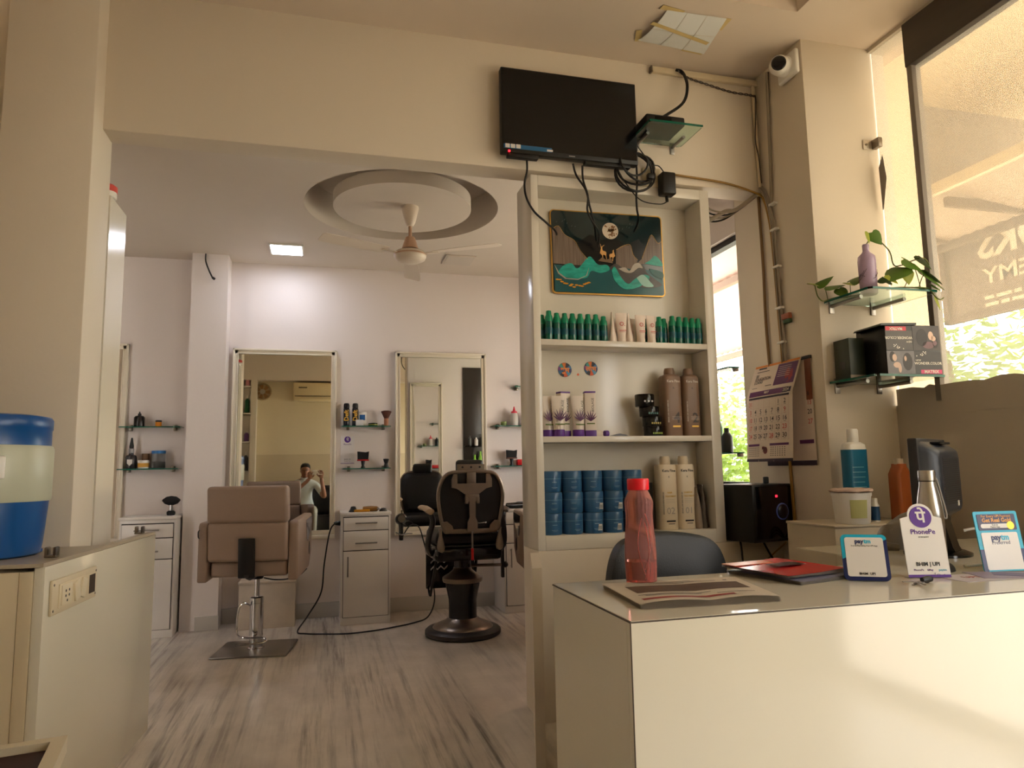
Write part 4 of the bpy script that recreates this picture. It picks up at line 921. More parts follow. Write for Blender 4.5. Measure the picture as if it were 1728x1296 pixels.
# ---- blue jars, three high
bj = M('steel_blue_jar', (52, 96, 136), .28, var=.06, vscale=10)
colw = ('first column', 'second column', 'third column', 'fourth column', 'fifth column'); rown = ('bottom', 'middle', 'top')
proto = None
for c in range(5):
    for r in range(3):
        lab = '%s blue hair-mask jar in the %s from the left on the bottom shelf' % (rown[r], colw[c])
        loc = (1.065+.1055*c+(.003 if r == 1 else 0), 3.27, S3+.0002+r*.1005)
        if proto is None:
            proto = lathe_item('mask_jar', lab, 'jar', loc, [(.048, 0), (.0505, .004), (.0515, .05), (.0515, .062)], bj, [('lid', [(.0525, .062), (.0525, .094), (.05, .0995), (0, .1)], bj), ('seam', [(.0527, .0625), (.0527, .0645)], M('pale_blue_line', (120, 160, 190), .3))], 'blue hair-mask jars', 28)
            B().box(-.012, .012, -.0528, -.0512, .046, .048).box(-.015, .015, -.0526, -.0512, .022, .0235).box(-.01, .01, -.0526, -.0512, .017, .0183).build('print', M('pale_print_blue', (150, 180, 204), .4), proto)
        else:
            g = dup(proto, loc, (c*3+r) % 4*.12-.2, lab)
            if (c, r) in ((2, 0), (2, 1), (3, 0), (3, 1)):
                b = B().box(-.014, .012, -.0532, -.0505, .014, .044); b.v = [(x+.016, y+.003, z) for x, y, z in b.v]; b.build('barcode_label', M('white_label', (214, 214, 210), .5), g)
                b = B()
                for k in range(7): b.box(.006+k*.003, .0072+k*.003, -.0506, -.0499, .018, .036)
                b.build('barcode', inkp, g)
lathe_item('black_bottle', 'black bottle with a brown body half hidden behind the red water bottle', 'bottle', (1.575, 3.29, S3), [(.033, 0), (.035, .004), (.035, .14), (.03, .15)], M('dark_brown_bottle', (48, 30, 26), .25), [('cap', [(.033, .15), (.034, .155), (.034, .235), (0, .236)], black)])
# ---- pouches at the right of the bottom shelf
def pouch(label, x, y, z, w, d, h, m, rz):
    t = thing('pouch', label, 'pouch', (x, y, z), rz); b = B(); rings = []
    for zz, k in ((0, .9), (.01, 1), (h*.5, .95), (h*.8, .6), (h, .12)): rings.append([(w*(1-.12*(zz/h)**3)*cos(a), d*k*sin(a)+.008*zz/h, zz) for a in [2*pi*i/16 for i in range(16)]])
    b.loft(rings).build('bag', m, t); B().box(-w*.8, w*.8, .004, .010, h-.012, h+.004).build('seal', m, t)
pouch('grey plastic pouch leaning beside the ivory bottles', 1.845, 3.262, S3, .034, .022, .20, M('grey_pouch', (150, 134, 116), .4), radians(70))
pouch('silver wrapped pouch at the right end of the bottom shelf', 1.883, 3.285, S3, .045, .02, .215, M('silver_pouch', (120, 112, 106), .22, .5, bump=.6, bscale=30), radians(80))

# ---- stickers
def wheel_sticker(label, word, x, z, r=.037):
    t = thing('round_sticker', label, 'sticker', (x, 3.361, z)); cols = [(60, 120, 170), (40, 44, 60), (226, 120, 40), (70, 150, 140), (120, 60, 130), (40, 90, 130), (30, 34, 40), (214, 90, 40), (90, 150, 180), (60, 60, 110)]
    B().lathe([(r, 0), (r, -.0012), (0, -.0012)], n=28, axis='y').build('disc', M('sticker_dark', (44, 40, 60), .5), t)
    for i in range(10):
        a0, a1 = 36*i+8, 36*i+42
        B().prism([(0, 0)]+ell(0, 0, r*.97, r*.97, 4, a0, a1), -.0018, -.0013, 'xz').build('wedge', M('sticker_%d' % i, cols[i], .5), t)
    text_into(B(), word, .034, 0, -.002, -.0022, weight=.0012).build('lettering', M('sticker_orange', (240, 140, 40), .45), t)
wheel_sticker('left colourful round festive sticker on the back panel', '\u0936\u0941\u092d', 1.185, 1.645)
wheel_sticker('right colourful round festive sticker on the back panel', '\u0932\u093e\u092d', 1.327, 1.654)
tag(B().lathe([(.006, 0), (.006, -.001), (0, -.001)], n=12, axis='y').build('dot_sticker', M('orange_dot', (210, 90, 40), .5), None, loc=(1.256, 3.361, 1.622)), 'tiny orange dot sticker between the two round stickers', 'sticker')

# ---- framed picture leaning in the top bay
t = thing('framed_picture', 'gold-edged glossy picture of a moon, mountains and deer in the top bay', 'picture', (1.443, 3.36, 2.043), 0)
PW, PH = .318, .447
t.rotation_euler = (radians(0), radians(-.8), 0)
B().prism(rounded(-PW, PW, 0, PH, .02, 4), -.016, -.002, 'xz').build('gold_frame', M('gold_frame', (196, 150, 70), .3, .8), t)
nt_mat = M('teal_night_print', (16, 40, 44), .12, var=.5, vscale=5, coat=.6)
B().prism(rounded(-PW+.006, PW-.006, .006, PH-.006, .016, 4), -.0175, -.016, 'xz').build('print', nt_mat, t)
_ly = [-.0176]
def layer(name, polys, m, dy=.00025):
    _ly[0] -= dy; b = B()
    for p in polys:
        if name == 'wave':
            p = [(q.x, q.y) for q in catmull([Vector((x, z, 0)) for x, z in p+p[:1]], 4)[:-1]]
        b.prism([(x*PW*2-PW, z*PH) for x, z in p], _ly[0], _ly[0]+.0002, 'xz')
    return b.build(name, m, t)
stripe = M('striped_mountain_print', (120, 104, 92), .2, var=.9, vscale=9, stretch=(22, 1, .5))
goldl = M('gold_line_print', (200, 160, 90), .3, .3)
# lake
layer('lake', [[(.02, .02), (.98, .02), (.98, .30), (.60, .36), (.3, .30), (.02, .34)]], M('lake_print', (40, 90, 96), .15, var=.45, vscale=4))
layer('dark_hills', [[(.15, .40), (.22, .60), (.34, .72), (.45, .66), (.55, .70), (.66, .62), (.78, .70), (.88, .50), (.70, .36), (.40, .36)]], M('black_hill_print', (12, 14, 14), .2))
mts = [[(.015, .35), (.015, .76), (.07, .80), (.12, .70), (.2, .64), (.25, .52), (.31, .42), (.28, .34)], [(.56, .34), (.57, .55), (.63, .60), (.70, .62), (.72, .50), (.76, .44), (.74, .32)], [(.74, .38), (.80, .46), (.86, .66), (.90, .76), (.95, .66), (.985, .68), (.985, .42)]]
layer('mountain', [mts[0]], stripe); layer('mountain', [mts[1]], stripe); layer('mountain', [mts[2]], stripe)
for m_ in mts:
    _ly[0] -= .0001; b = B(); e = m_[1:-1] if m_ is not mts[0] else m_[1:-1]
    b.tube([(x*PW*2-PW, _ly[0], z*PH) for x, z in e], .0014, 5, 3); b.build('gold_ridge', goldl, t)
teal = M('teal_wave_print', (40, 160, 146), .2, var=.7, vscale=22, stretch=(1, 1, 3)); teal2 = M('dark_teal_wave_print', (20, 92, 92), .2, var=.4, vscale=14); pearl = M('pearl_wave_print', (176, 168, 156), .2, var=.3, vscale=14); dgrey = M('smoke_wave_print', (76, 72, 70), .2, var=.8, vscale=12)
layer('wave', [[(.05, .25), (.10, .33), (.17, .36), (.22, .30), (.30, .42), (.34, .45), (.40, .36), (.48, .36), (.50, .30), (.42, .26), (.34, .28), (.30, .20), (.22, .18), (.12, .19)]], teal)
layer('wave', [[(.82, .40), (.87, .44), (.92, .50), (.97, .44), (.985, .38), (.92, .38)]], teal)
layer('wave', [[(.5, .32), (.56, .38), (.66, .30), (.72, .36), (.80, .38), (.84, .28), (.9, .22), (.97, .14), (.85, .10), (.74, .12), (.64, .16)]], dgrey)
layer('wave', [[(.52, .30), (.55, .34), (.60, .22), (.66, .14), (.72, .20), (.80, .26), (.86, .24), (.82, .16), (.72, .09), (.62, .08), (.54, .18)]], teal)
layer('wave', [[(.58, .32), (.64, .34), (.68, .30), (.72, .38), (.77, .40), (.80, .34), (.76, .34), (.70, .28), (.64, .28)]], pearl)
layer('wave', [[(.74, .22), (.80, .26), (.86, .18), (.89, .12), (.80, .12)]], M('pale_aqua_print', (150, 196, 186), .2, var=.2))
layer('wave', [[(.86, .34), (.98, .30), (.98, .22), (.92, .24), (.88, .28)]], teal2)
layer('wave_line', [[(.02, .34), (.06, .24), (.12, .18), (.22, .175), (.29, .22), (.32, .32), (.30, .22), (.22, .165), (.11, .17), (.05, .23)]], pearl)
layer('moon', [ell(.523, .775, .072, .100, 28)], M('moon_print', (214, 200, 180), .2))
random.seed(21); layer('moon_speckle', [ell(.535+random.gauss(0, .022), .775+random.gauss(0, .034), random.uniform(.004, .010), random.uniform(.006, .014), 6) for i in range(46)], M('brown_speckle', (130, 88, 42), .3))
layer('birds', [[(x, z), (x+.008, z+.02), (x+.003, z+.003)] for x, z in ((.05, .84), (.10, .85), (.12, .87), (.14, .83), (.18, .80), (.21, .795), (.60, .80), (.63, .80), (.67, .83), (.70, .87), (.72, .86), (.69, .82))], pearl)
deerc = M('deer_gold_print', (216, 164, 98), .25)
def deer(x, z, s, f):
    body = [(0, .04), (.006, .062), (.012, .085), (.008, .10), (.016, .098), (.024, .09), (.022, .076), (.030, .062), (.05, .058), (.058, .048), (.056, .02), (.06, -.01), (.055, -.01), (.05, .022), (.032, .03), (.026, .02), (.03, -.01), (.024, -.01), (.02, .02), (.012, .03)]
    return [(x+f*u*s, z+v*s*1.4) for u, v in body]
layer('deer', [deer(.42, .44, 1.0, 1)], deerc); layer('deer', [deer(.555, .42, .9, -1)], deerc)
layer('antler', [[(.432, .575), (.425, .61), (.428, .61), (.436, .578)], [(.438, .575), (.462, .60), (.464, .597), (.442, .572)]], deerc)
layer('goldfish', [ell(.04+i*.021+random.uniform(-.006, .006), .16-.07*sin(i/14*pi)+random.uniform(-.015, .015), .016, .009, 8) for i in range(14)], M('goldfish_print', (220, 150, 40), .25))
layer('rock', [[(.40, .40), (.44, .45), (.47, .42), (.52, .44), (.53, .38)]], M('brown_rock_print', (110, 84, 56), .3))

# ================================================================ TELEVISION AND CABLES
t = thing('television', 'black flat television switched off, mounted on the cream beam', 'television', (1.168, 3.195, 2.665), 0)
W2, H2 = .357, .437
B().box(-W2, W2, -.075, -.03, 0, H2, .006).build('housing', black, t)
B().box(-W2+.008, W2-.008, -.0765, -.0745, .022, H2-.009).build('screen', screen_m, t)
B().box(-.28, .28, -.03, 0, .08, .36, .008).build('rear_cover', black, t)
B().box(-W2+.03, -.17, -.07, -.035, -.018, .004, .004).box(.07, W2-.04, -.07, -.035, -.018, .004, .004).build('bottom_speaker', black, t)
B().box(-W2+.009, -.105, -.0772, -.0768, .019, .041).build('sticker_strip', M('tv_sticker_blue', (38, 96, 140), .4), t)
for i in range(3): B().box(-W2+.017+i*.027, -W2+.039+i*.027, -.0778, -.0773, .022, .042).build('energy_icon', M('icon_white', (214, 210, 204), .5), t)
B().box(-.13, -.1, -.0778, -.0773, .022, .032).build('white_tag', MATS['icon_white'], t)
B().lathe([(.0055, 0), (.0055, -.004), (0, -.005)], (-W2+.036, -.074, .006), 10, 'y').build('power_light', M('red_light', (255, 20, 30), .4, emit=4), t)
B().box(-.016, .016, -.0762, -.0752, .008, .013).build('badge', M('badge_grey', (140, 138, 136), .4), t)
# set-top box on its glass shelf
t = thing('bracket_shelf', 'green glass bracket shelf carrying the set-top box beside the television', 'shelf', (1.66, 3.2, 2.83))
B().prism(rounded(-.14, .15, -.235, -.002, .02, 4), -.005, .005, 'xy').build('glass_pane', glass_g, t)
B().prism(rounded(-.14, .15, -.236, -.233, .001, 1), -.005, .005, 'xy').box(-.1415, -.1395, -.22, -.01, -.005, .005).build('glass_edge', glass_e, t)
for x in (-.1, .1):
    b_ = B().tube([(x, -.13, -.012), (x, -.002, -.012)], .009, 10).build('support_rod', dchrome, t)
    B().box(x-.012, x+.012, -.006, 0, -.05, .02, .002).build('wall_plate', dchrome, t)
t = thing('set_top_box', 'flat black set-top box on the glass shelf beside the television', 'set-top box', (1.62, 3.075, 2.8355), 0)
B().box(-.105, .105, -.085, .085, 0, .042, .008, 3).build('case', black, t); B().box(-.06, .03, -.0862, -.0848, .012, .03).build('front_panel', black_g, t)
def cable(label, pts, r=.0055, k=8, m=cord_m, name='cable'): return tag(B().tube(pts, r, 8, k).build(name, m), label, 'cable')
cable('thick black cable arching from the ceiling conduit to the set-top box', [(1.79, 3.17, 3.245), (1.82, 3.15, 3.22), (1.835, 3.14, 3.14), (1.80, 3.13, 3.04), (1.70, 3.13, 2.96), (1.62, 3.13, 2.91), (1.57, 3.14, 2.87)], .008)
cable('black cable hanging from the lower left corner of the television into the unit', [(.945, 3.155, 2.655), (.948, 3.165, 2.60), (.935, 3.17, 2.53), (.945, 3.17, 2.46), (.985, 3.18, 2.40), (1.04, 3.19, 2.36), (1.10, 3.22, 2.33), (1.14, 3.30, 2.335)])
cable('first of two crossing black cables below the middle of the television', [(1.185, 3.155, 2.655), (1.205, 3.165, 2.60), (1.255, 3.17, 2.53), (1.275, 3.175, 2.45), (1.30, 3.20, 2.40), (1.33, 3.25, 2.36), (1.36, 3.31, 2.32)])
cable('second of two crossing black cables below the middle of the television', [(1.235, 3.155, 2.65), (1.24, 3.165, 2.58), (1.265, 3.17, 2.5), (1.262, 3.175, 2.43), (1.29, 3.20, 2.39), (1.35, 3.25, 2.345), (1.37, 3.31, 2.29)])
cable('black cable falling from the coil to the top of the picture', [(1.53, 3.155, 2.70), (1.535, 3.165, 2.6), (1.53, 3.17, 2.52), (1.54, 3.19, 2.46), (1.57, 3.24, 2.42), (1.57, 3.30, 2.38)])
t = thing('coiled_cable', 'coil of black cable hanging at the lower right corner of the television', 'cable', (1.52, 3.155, 2.64))
for i, (dx, dz, rx, rz, dy) in enumerate(((0, 0, .11, .10, 0), (.005, .012, .10, .085, -.012), (-.01, -.012, .10, .10, -.022), (.03, .03, .085, .07, .01), (-.02, .035, .075, .06, -.03))):
    b = B(); p = [(dx+rx*cos(a), dy+.012*sin(2*a+i), dz+rz*sin(a)) for a in [2*pi*k/26+i for k in range(28)]]; b.tube(p, .0055, 8).build('loop', cord_m, t)
B().box(.065, .10, -.02, .01, -.03, 0, .006).build('cable_tie', black, t)
t = thing('power_adapter', 'black plug-in power adapter below the set-top shelf', 'adapter', (1.70, 3.17, 2.535), 0)
B().box(-.038, .038, -.04, .02, 0, .118, .008, 3).build('case', black, t)
B().tube([(0, 0, 0), (0, -.005, -.03)], .008, 8).build('strain_relief', black, t)
cable('thin black wire looping from the power adapter under the coil', [(1.70, 3.165, 2.505), (1.66, 3.17, 2.49), (1.56, 3.17, 2.50), (1.49, 3.165, 2.56), (1.43, 3.16, 2.65), (1.44, 3.16, 2.70)], .003)
cable('thin black wire dropping from the set-top shelf to the adapter', [(1.53, 3.17, 2.825), (1.56, 3.165, 2.77), (1.62, 3.16, 2.70), (1.66, 3.16, 2.69), (1.69, 3.16, 2.655)], .003)
t = thing('wall_socket', 'white wall socket behind the cable coil', 'socket', (1.63, 3.2, 2.64))
B().box(-.05, .05, -.014, -.001, -.05, .05, .004).build('face_plate', off_p, t); B().box(-.03, .03, -.017, -.013, -.03, .03, .003).build('socket_insert', off_p, t)
# conduits
ivory = M('ivory_conduit', (214, 198, 168), .5); ochre = M('ochre_conduit', (150, 112, 44), .5, var=.1); brownc = M('brown_conduit', (128, 98, 62), .5, var=.1); greyw = M('grey_wire', (150, 138, 122), .5)
t = thing('cable_trunking', 'ivory cable trunking along the top of the beam beside the television', 'trunking', (1.97, 3.199, 3.235))
B().box(-.32, .32, -.022, 0, -.012, .018, .002).build('channel', ivory, t); B().box(-.322, -.314, -.024, 0, -.016, .02).build('end_cap', clip_m, t)
tw_ = [(1.80, 3.16, 3.235), (1.86, 3.165, 3.205), (1.98, 3.17, 3.185), (2.12, 3.175, 3.165), (2.25, 3.175, 3.16), (2.268, 3.17, 3.14), (2.262, 3.175, 3.02), (2.25, 3.17, 2.90), (2.268, 3.175, 2.80), (2.272, 3.17, 2.66)]
b = B()
cp = catmull([Vector(p) for p in tw_], 14)
for s in (0, pi): b.tube([p+Vector((0, .004*cos(i*.9+s), .004*sin(i*.9+s)))+Vector((.003*cos(i*.9+s), 0, 0)) for i, p in enumerate(cp)], .003, 6)
tag(b.build('twisted_wire', M('brown_twist', (70, 58, 48), .5)), 'dark twisted wire drooping from the trunking and down the corner', 'wire')
tag(B().tube([(2.262, 3.185, 3.22), (2.266, 3.185, 2.9), (2.272, 3.185, 2.64)], .009, 8).build('conduit', ivory), 'ivory conduit running down the corner of the beam', 'conduit')
tag(B().tube([(2.278, 3.07, 3.24), (2.278, 3.08, 3.1), (2.278, 3.10, 2.6), (2.276, 3.115, 2.5)], .008, 8, 3).build('conduit', greyw), 'grey conduit running down the column from the security camera', 'conduit')
tag(B().tube([(1.72, 3.185, 2.665), (1.95, 3.185, 2.655), (2.1, 3.185, 2.64), (2.26, 3.183, 2.60), (2.27, 3.18, 2.585)], .006, 8, 4).build('conduit', ochre), 'ochre conduit running along the bottom of the beam', 'conduit')
tag(B().tube([(2.278, 3.215, 2.60), (2.278, 3.21, 2.2), (2.277, 3.215, 1.9), (2.278, 3.205, 1.62)], .008, 8, 3).build('conduit', brownc), 'brown conduit going straight down the corner to the calendar', 'conduit')
tag(B().tube([(2.276, 3.17, 2.58), (2.274, 3.14, 2.50), (2.278, 3.12, 2.35), (2.277, 3.105, 2.0), (2.278, 3.095, 1.62), (2.278, 3.09, 1.15), (2.277, 3.08, .85)], .008, 8, 4).build('conduit', ochre), 'ochre conduit curving down beside the brown one', 'conduit')
t = thing('wire_bundle', 'bundle of grey wires strapped down the column side to the calendar', 'wires', (2.276, 3.08, 1.65))
for k, (dy, dx) in enumerate(((0, 0), (-.012, -.004), (.010, -.006))):
    B().tube([(-.0+dx, .10+dy, .99), (dx, .05+dy, .90), (dx-.004, .01+dy, .70), (dx, .005+dy, .35), (dx, -.01+dy, .02)], .005, 6, 5).build('wire', greyw, t)
for z in (.12, .30, .52, .72, .86): B().box(-.016, .008, -.02, .03, z-.006, z+.006, .002).build('cable_clip', white_p, t)
t = thing('junction_stub', 'small brick red and green connector hanging beside the wire bundle', 'connector', (2.27, 3.03, 1.88))
B().box(-.012, .01, -.03, .03, .0, .03, .004).build('upper_half', M('brick_red_plastic', (150, 86, 62), .5), t); B().box(-.012, .01, -.03, .02, -.022, -.001, .004).build('lower_half', M('dull_green_plastic', (70, 98, 66), .5), t)
t = thing('slack_wires', 'dark slack wires hanging under the beam between the display unit and the corner', 'wires', (2.1, 3.3, 2.58))
for k in range(4): B().tube([(-.13, .03*k-.02, .02), (-.09, .02*k-.03, -.05-.012*k), (0, .02*k-.05, -.07-.008*k), (.08, -.06, -.045), (.155, -.09+.01*k, .02)], .005, 6, 6).build('wire', cord_m if k % 2 else greyw, t)
B().tube([(-.12, 0, -.12), (-.07, -.02, -.10), (.0, -.04, -.06), (.06, -.05, -.05), (.15, -.1, .02)], .012, 8, 5).build('sleeve', greyw, t)

# ---- paper taped over a hole in the ceiling
t = thing('ceiling_patch', 'creased white paper taped over a hole in the ceiling above the television', 'paper', (1.68, 2.89, HF-.001), 0)
paper = M('creased_paper', (226, 228, 226), .7, bump=.25, bscale=14)
C4 = [(-.155, -.135), (.155, -.145), (.20, .145), (-.19, .115)]
def q(u, v):
    a = Vector(C4[0]).lerp(Vector(C4[1]), u); c = Vector(C4[3]).lerp(Vector(C4[2]), u); p = a.lerp(c, v); return p
random.seed(4)
for i in range(3):
    for j in range(2):
        b = B(); u0, u1, v0, v1 = i/3+.004, (i+1)/3-.004, j/2+.006, (j+1)/2-.006
        N = 4; vs = []; fs = []
        for a in range(N+1):
            for c in range(N+1):
                u = u0+(u1-u0)*a/N; v = v0+(v1-v0)*c/N; p = q(u, v); sag = .012*(1-abs(2*u-1))*(1-abs(2*v-1)) + (.028*(1-u)**2*(1-v)*v*2.5)
                vs.append((p.x, p.y, -.004-sag-random.uniform(0, .0012)))
        for a in range(N):
            for c in range(N): k = a*(N+1)+c; fs.append((k, k+1, k+N+2, k+N+1))
        b.add(vs, fs).add([(x, y, z+.001) for x, y, z in vs], fs); b.build('paper_sheet', paper, t)
tape = M('yellowed_tape', (212, 188, 130), .5, var=.1)
for (x, y, L, a, wd) in ((-.13, -.14, .12, 8, .03), (.165, -.10, .03, 0, .09), (-.20, .08, .03, -20, .09), (.13, .135, .12, 4, .03), (-.02, -.01, .36, 14, .022)):
    b = B().box(-L/2, L/2, -wd/2, wd/2, -.0008, .0, 0); b.xf(Matrix.Translation((x, y, -.003 if L < .3 else -.022)) @ Matrix.Rotation(radians(a), 4, 'Z')); b.build('tape_strip', tape, t)

# ---- security camera on the column
t = thing('security_camera', 'white dome security camera with a dark lens near the ceiling on the column', 'camera', (2.289, 2.895, 3.165))
B().box(-.028, 0, -.075, .075, -.065, .065, .012, 3).build('junction_box', white_p, t)
B().lathe([(.05, 0), (.052, -.01), (.05, -.03), (.045, -.04)], (-.028, 0, 0), 24, 'x').build('mount_ring', white_p, t)
b = B().sphere((-.075, -.01, -.004), .05, n=24, m=16); b.build('eyeball', white_p, t)
d = Vector((-.62, -.75, -.22)).normalized(); c0 = Vector((-.075, -.01, -.004))
b = B().lathe([(.034, .034), (.036, .042), (.03, .05), (.0, .052)], n=22); b.xf(Matrix.Translation(c0) @ d.to_track_quat('Z', 'Y').to_matrix().to_4x4()); b.build('lens', black_g, t)
# ================================================================ COLUMN SHELVES, PLANT, BOX
def column_shelf(label, z):
    t = thing('glass_shelf', label, 'shelf', (2.49, 2.81, z), 0, 'glass shelves on the column by the window')
    B().prism(rounded(-.185, .19, -.31, -.002, .02, 4), -.005, .005, 'xy').build('glass_pane', glass_g, t)
    B().box(-.17, .178, -.3115, -.3085, -.005, .005).box(-.1865, -.1835, -.295, -.02, -.005, .005).build('glass_edge', glass_e, t)
    for x in (-.135, .105):
        B().tube([(x, -.002, -.014), (x, -.20, -.013)], .0095, 10).build('support_rod', dchrome, t)
        B().box(x-.013, x+.013, -.008, 0, -.05, .022, .002).build('wall_plate', dchrome, t)
    return t
Z1, Z2 = 1.912, 1.525
column_shelf('upper glass shelf on the column, carrying the lilac vase and trailing plant', Z1)
column_shelf('lower glass shelf on the column, carrying the black hair-colour box', Z2)
t = thing('vase', 'lilac glass bottle vase with scratchy brown pattern on the upper column shelf', 'vase', (2.405, 2.615, Z1+.0055))
lil = M('lilac_glass', (190, 166, 198), .2, trans=.3, var=.15, vscale=30)
B().lathe([(.033, 0), (.037, .004), (.039, .15), (.036, .172), (.018, .19), (.014, .2), (.015, .226), (.012, .23)], n=24).build('bottle', lil, t)
random.seed(9)
for k in range(9):
    a0 = random.uniform(0, 6.28); z0 = random.uniform(.05, .11)
    B().tube([(.0395*cos(a0+i*.25), .0395*sin(a0+i*.25), z0+i*.006*random.uniform(.5, 1.5)) for i in range(5)], .0012, 5).build('scratch_line', M('brown_scratch', (86, 62, 66), .6), t)
# trailing pothos
plant = thing('potted_vine', 'trailing green heart-leaved vine growing out of the lilac vase', 'plant', (2.43, 2.60, Z1+.0055))
lg = M_leaf('vine_leaf', (84, 120, 30), .25); vg = M('vine_stem', (92, 100, 40), .5); ly_ = M_leaf('vine_leaf_yellow', (150, 160, 44), .25)
def leaf(p, dirv, nrm, L, m=lg):
    """heart-shaped blade folded along its midrib"""
    d = Vector(dirv).normalized(); nv = Vector(nrm); nv = (nv-d*nv.dot(d)).normalized(); s = d.cross(nv)
    half = [(0, .0), (-.10, .20), (-.06, .40), (.12, .50), (.38, .44), (.68, .26), (1.0, .0)]
    vs = []; P0 = Vector(p)
    mid = [P0+d*(L*x)-nv*(L*.10*max(0, x)**2) for x in (0.05, .1, .2, .38, .68, 1.0)]
    R = [P0+d*(L*x)+s*(L*.95*y)-nv*(L*(.10*max(0, x)**2+.22*y)) for x, y in half]; Lf = [P0+d*(L*x)-s*(L*.95*y)-nv*(L*(.10*max(0, x)**2+.22*y)) for x, y in half]
    b = B(); th = nv*.0006
    m0 = [P0, P0+d*L*.03, P0+d*L*.08, P0+d*L*.2, P0+d*(L*.4)-nv*(L*.016), P0+d*(L*.68)-nv*(L*.046), P0+d*L-nv*(L*.10)]
    for side in (R, Lf):
        vs = [v for v in side]+m0; n = 7
        b.add(vs+[v-th for v in vs], [(i, i+1, n+i+1, n+i) for i in range(6)]+[(14+i, 14+n+i, 14+n+i+1, 14+i+1) for i in range(6)])
    o = b.build('leaf', m, plant, 60); return o
O = Vector((2.43, 2.60, Z1+.0055))
def vine(pts, r=.0028): B().tube([Vector(p)-O for p in pts], r, 6, 6).build('vine_stem', vg, plant)
top = (2.405, 2.615, Z1+.23)
vine([top, (2.43, 2.59, Z1+.262), (2.49, 2.57, Z1+.20), (2.50, 2.56, Z1+.13), (2.53, 2.55, Z1+.125), (2.58, 2.54, Z1+.145), (2.64, 2.53, Z1+.16), (2.67, 2.53, Z1+.13)])
vine([(2.46, 2.57, Z1+.02), (2.52, 2.54, Z1+.02), (2.60, 2.53, Z1+.018), (2.63, 2.50, Z1+.0), (2.64, 2.485, Z1-.03), (2.66, 2.48, Z1-.045), (2.68, 2.48, Z1-.035)])
vine([(2.40, 2.62, Z1+.02), (2.37, 2.66, Z1+.012), (2.33, 2.72, Z1+.012), (2.30, 2.76, Z1+.005), (2.26, 2.75, Z1-.005), (2.235, 2.75, Z1+.02), (2.225, 2.75, Z1+.07)])
vine([(2.53, 2.54, Z1+.02), (2.55, 2.535, Z1+.06), (2.57, 2.53, Z1+.12)], .002); vine([(2.60, 2.53, Z1+.02), (2.62, 2.525, Z1+.07), (2.645, 2.52, Z1+.095)], .002); vine([(2.61, 2.53, Z1+.02), (2.59, 2.525, Z1+.08), (2.575, 2.52, Z1+.11)], .002)
vine([(2.36, 2.68, Z1+.012), (2.362, 2.68, Z1+.07)], .002); vine([(2.30, 2.76, Z1+.005), (2.285, 2.755, Z1+.06)], .002); vine([(2.335, 2.72, Z1+.012), (2.33, 2.715, Z1+.045)], .002)
def wl(p, d, n, L, m=lg): leaf(Vector(p)-O, d, n, L*1.22, m)
wl((2.42, 2.585, Z1+.285), (.35, -.3, -.75), (-.4, -1, .2), .06); wl((2.40, 2.585, Z1+.28), (-.1, -.2, -.8), (.5, -1, .2), .045, ly_)
wl((2.525, 2.545, Z1+.115), (-.75, -.15, -.55), (-.4, -.5, .9), .10); wl((2.44, 2.55, Z1+.04), (-.5, -.4, .2), (0, -.4, 1), .055); wl((2.455, 2.55, Z1+.075), (.3, -.5, -.6), (.2, -1, .3), .05, ly_)
wl((2.535, 2.535, Z1+.15), (.55, -.2, -.35), (.2, -.9, .6), .08); wl((2.545, 2.53, Z1+.10), (-.1, -.2, -1), (-.2, -1, 0), .06, ly_); wl((2.585, 2.53, Z1+.13), (.5, -.3, -.6), (.2, -.8, .6), .055)
wl((2.605, 2.52, Z1+.165), (.55, -.1, -.5), (.3, -.4, 1), .07); wl((2.62, 2.515, Z1+.09), (.55, -.25, -.55), (.3, -.6, .9), .10); wl((2.625, 2.515, Z1+.10), (.8, -.1, -.5), (.2, -.4, 1), .09)
wl((2.655, 2.49, Z1-.035), (.1, -.15, -.7), (.6, -1, 0), .05, ly_); wl((2.57, 2.52, Z1+.02), (.6, -.5, -.1), (0, -.3, 1), .05); wl((2.64, 2.5, Z1+.03), (.6, -.2, -.4), (0, -.6, 1), .045)
wl((2.362, 2.68, Z1+.075), (.55, -.4, .3), (-.3, -.5, 1), .075); wl((2.36, 2.68, Z1+.07), (-.6, -.5, -.2), (0, -.6, 1), .05, ly_)
wl((2.285, 2.755, Z1+.065), (.7, -.4, .1), (-.3, -.4, 1), .075); wl((2.225, 2.75, Z1+.075), (-.75, -.3, .0), (.1, -.4, 1), .05, ly_); wl((2.235, 2.75, Z1+.07), (.5, -.3, .35), (-.4, -.5, 1), .07); wl((2.33, 2.715, Z1+.05), (.1, -.5, -.6), (-.3, -1, .2), .055)

# hair-colour box
t = thing('hair_colour_box', 'black printed hair-colour carton on the lower column shelf', 'box', (2.55, 2.615, Z2+.006), radians(-6))
bx_b = M('black_carton', (14, 14, 14), .3)
B().box(-.135, .135, -.085, .115, 0, .225, .002).build('carton', bx_b, t)
B().prism([(-.16, .222), (.02, .226), (.02, .236), (-.15, .232)], -.09, .10, 'xz').build('lid_flap', bx_b, t)
yf = -.0855
def bp(nm, x0, x1, z0, z1, m, k=0): return B().box(x0, x1, yf-.0004-k*.0003, yf+.0002-k*.0003, z0, z1).build(nm, m, t)
mag = M('magenta_print', (206, 56, 110), .4); redp = M('red_label_print', (200, 40, 62), .4); g1 = M('grey_photo_print', (104, 100, 104), .35, var=.5, vscale=18); g2 = M('dark_photo_print', (58, 50, 50), .35, var=.6, vscale=16); skin_p = M('portrait_tone_print', (206, 176, 158), .4); plum = M('plum_photo_print', (112, 78, 86), .35, var=.4, vscale=14)
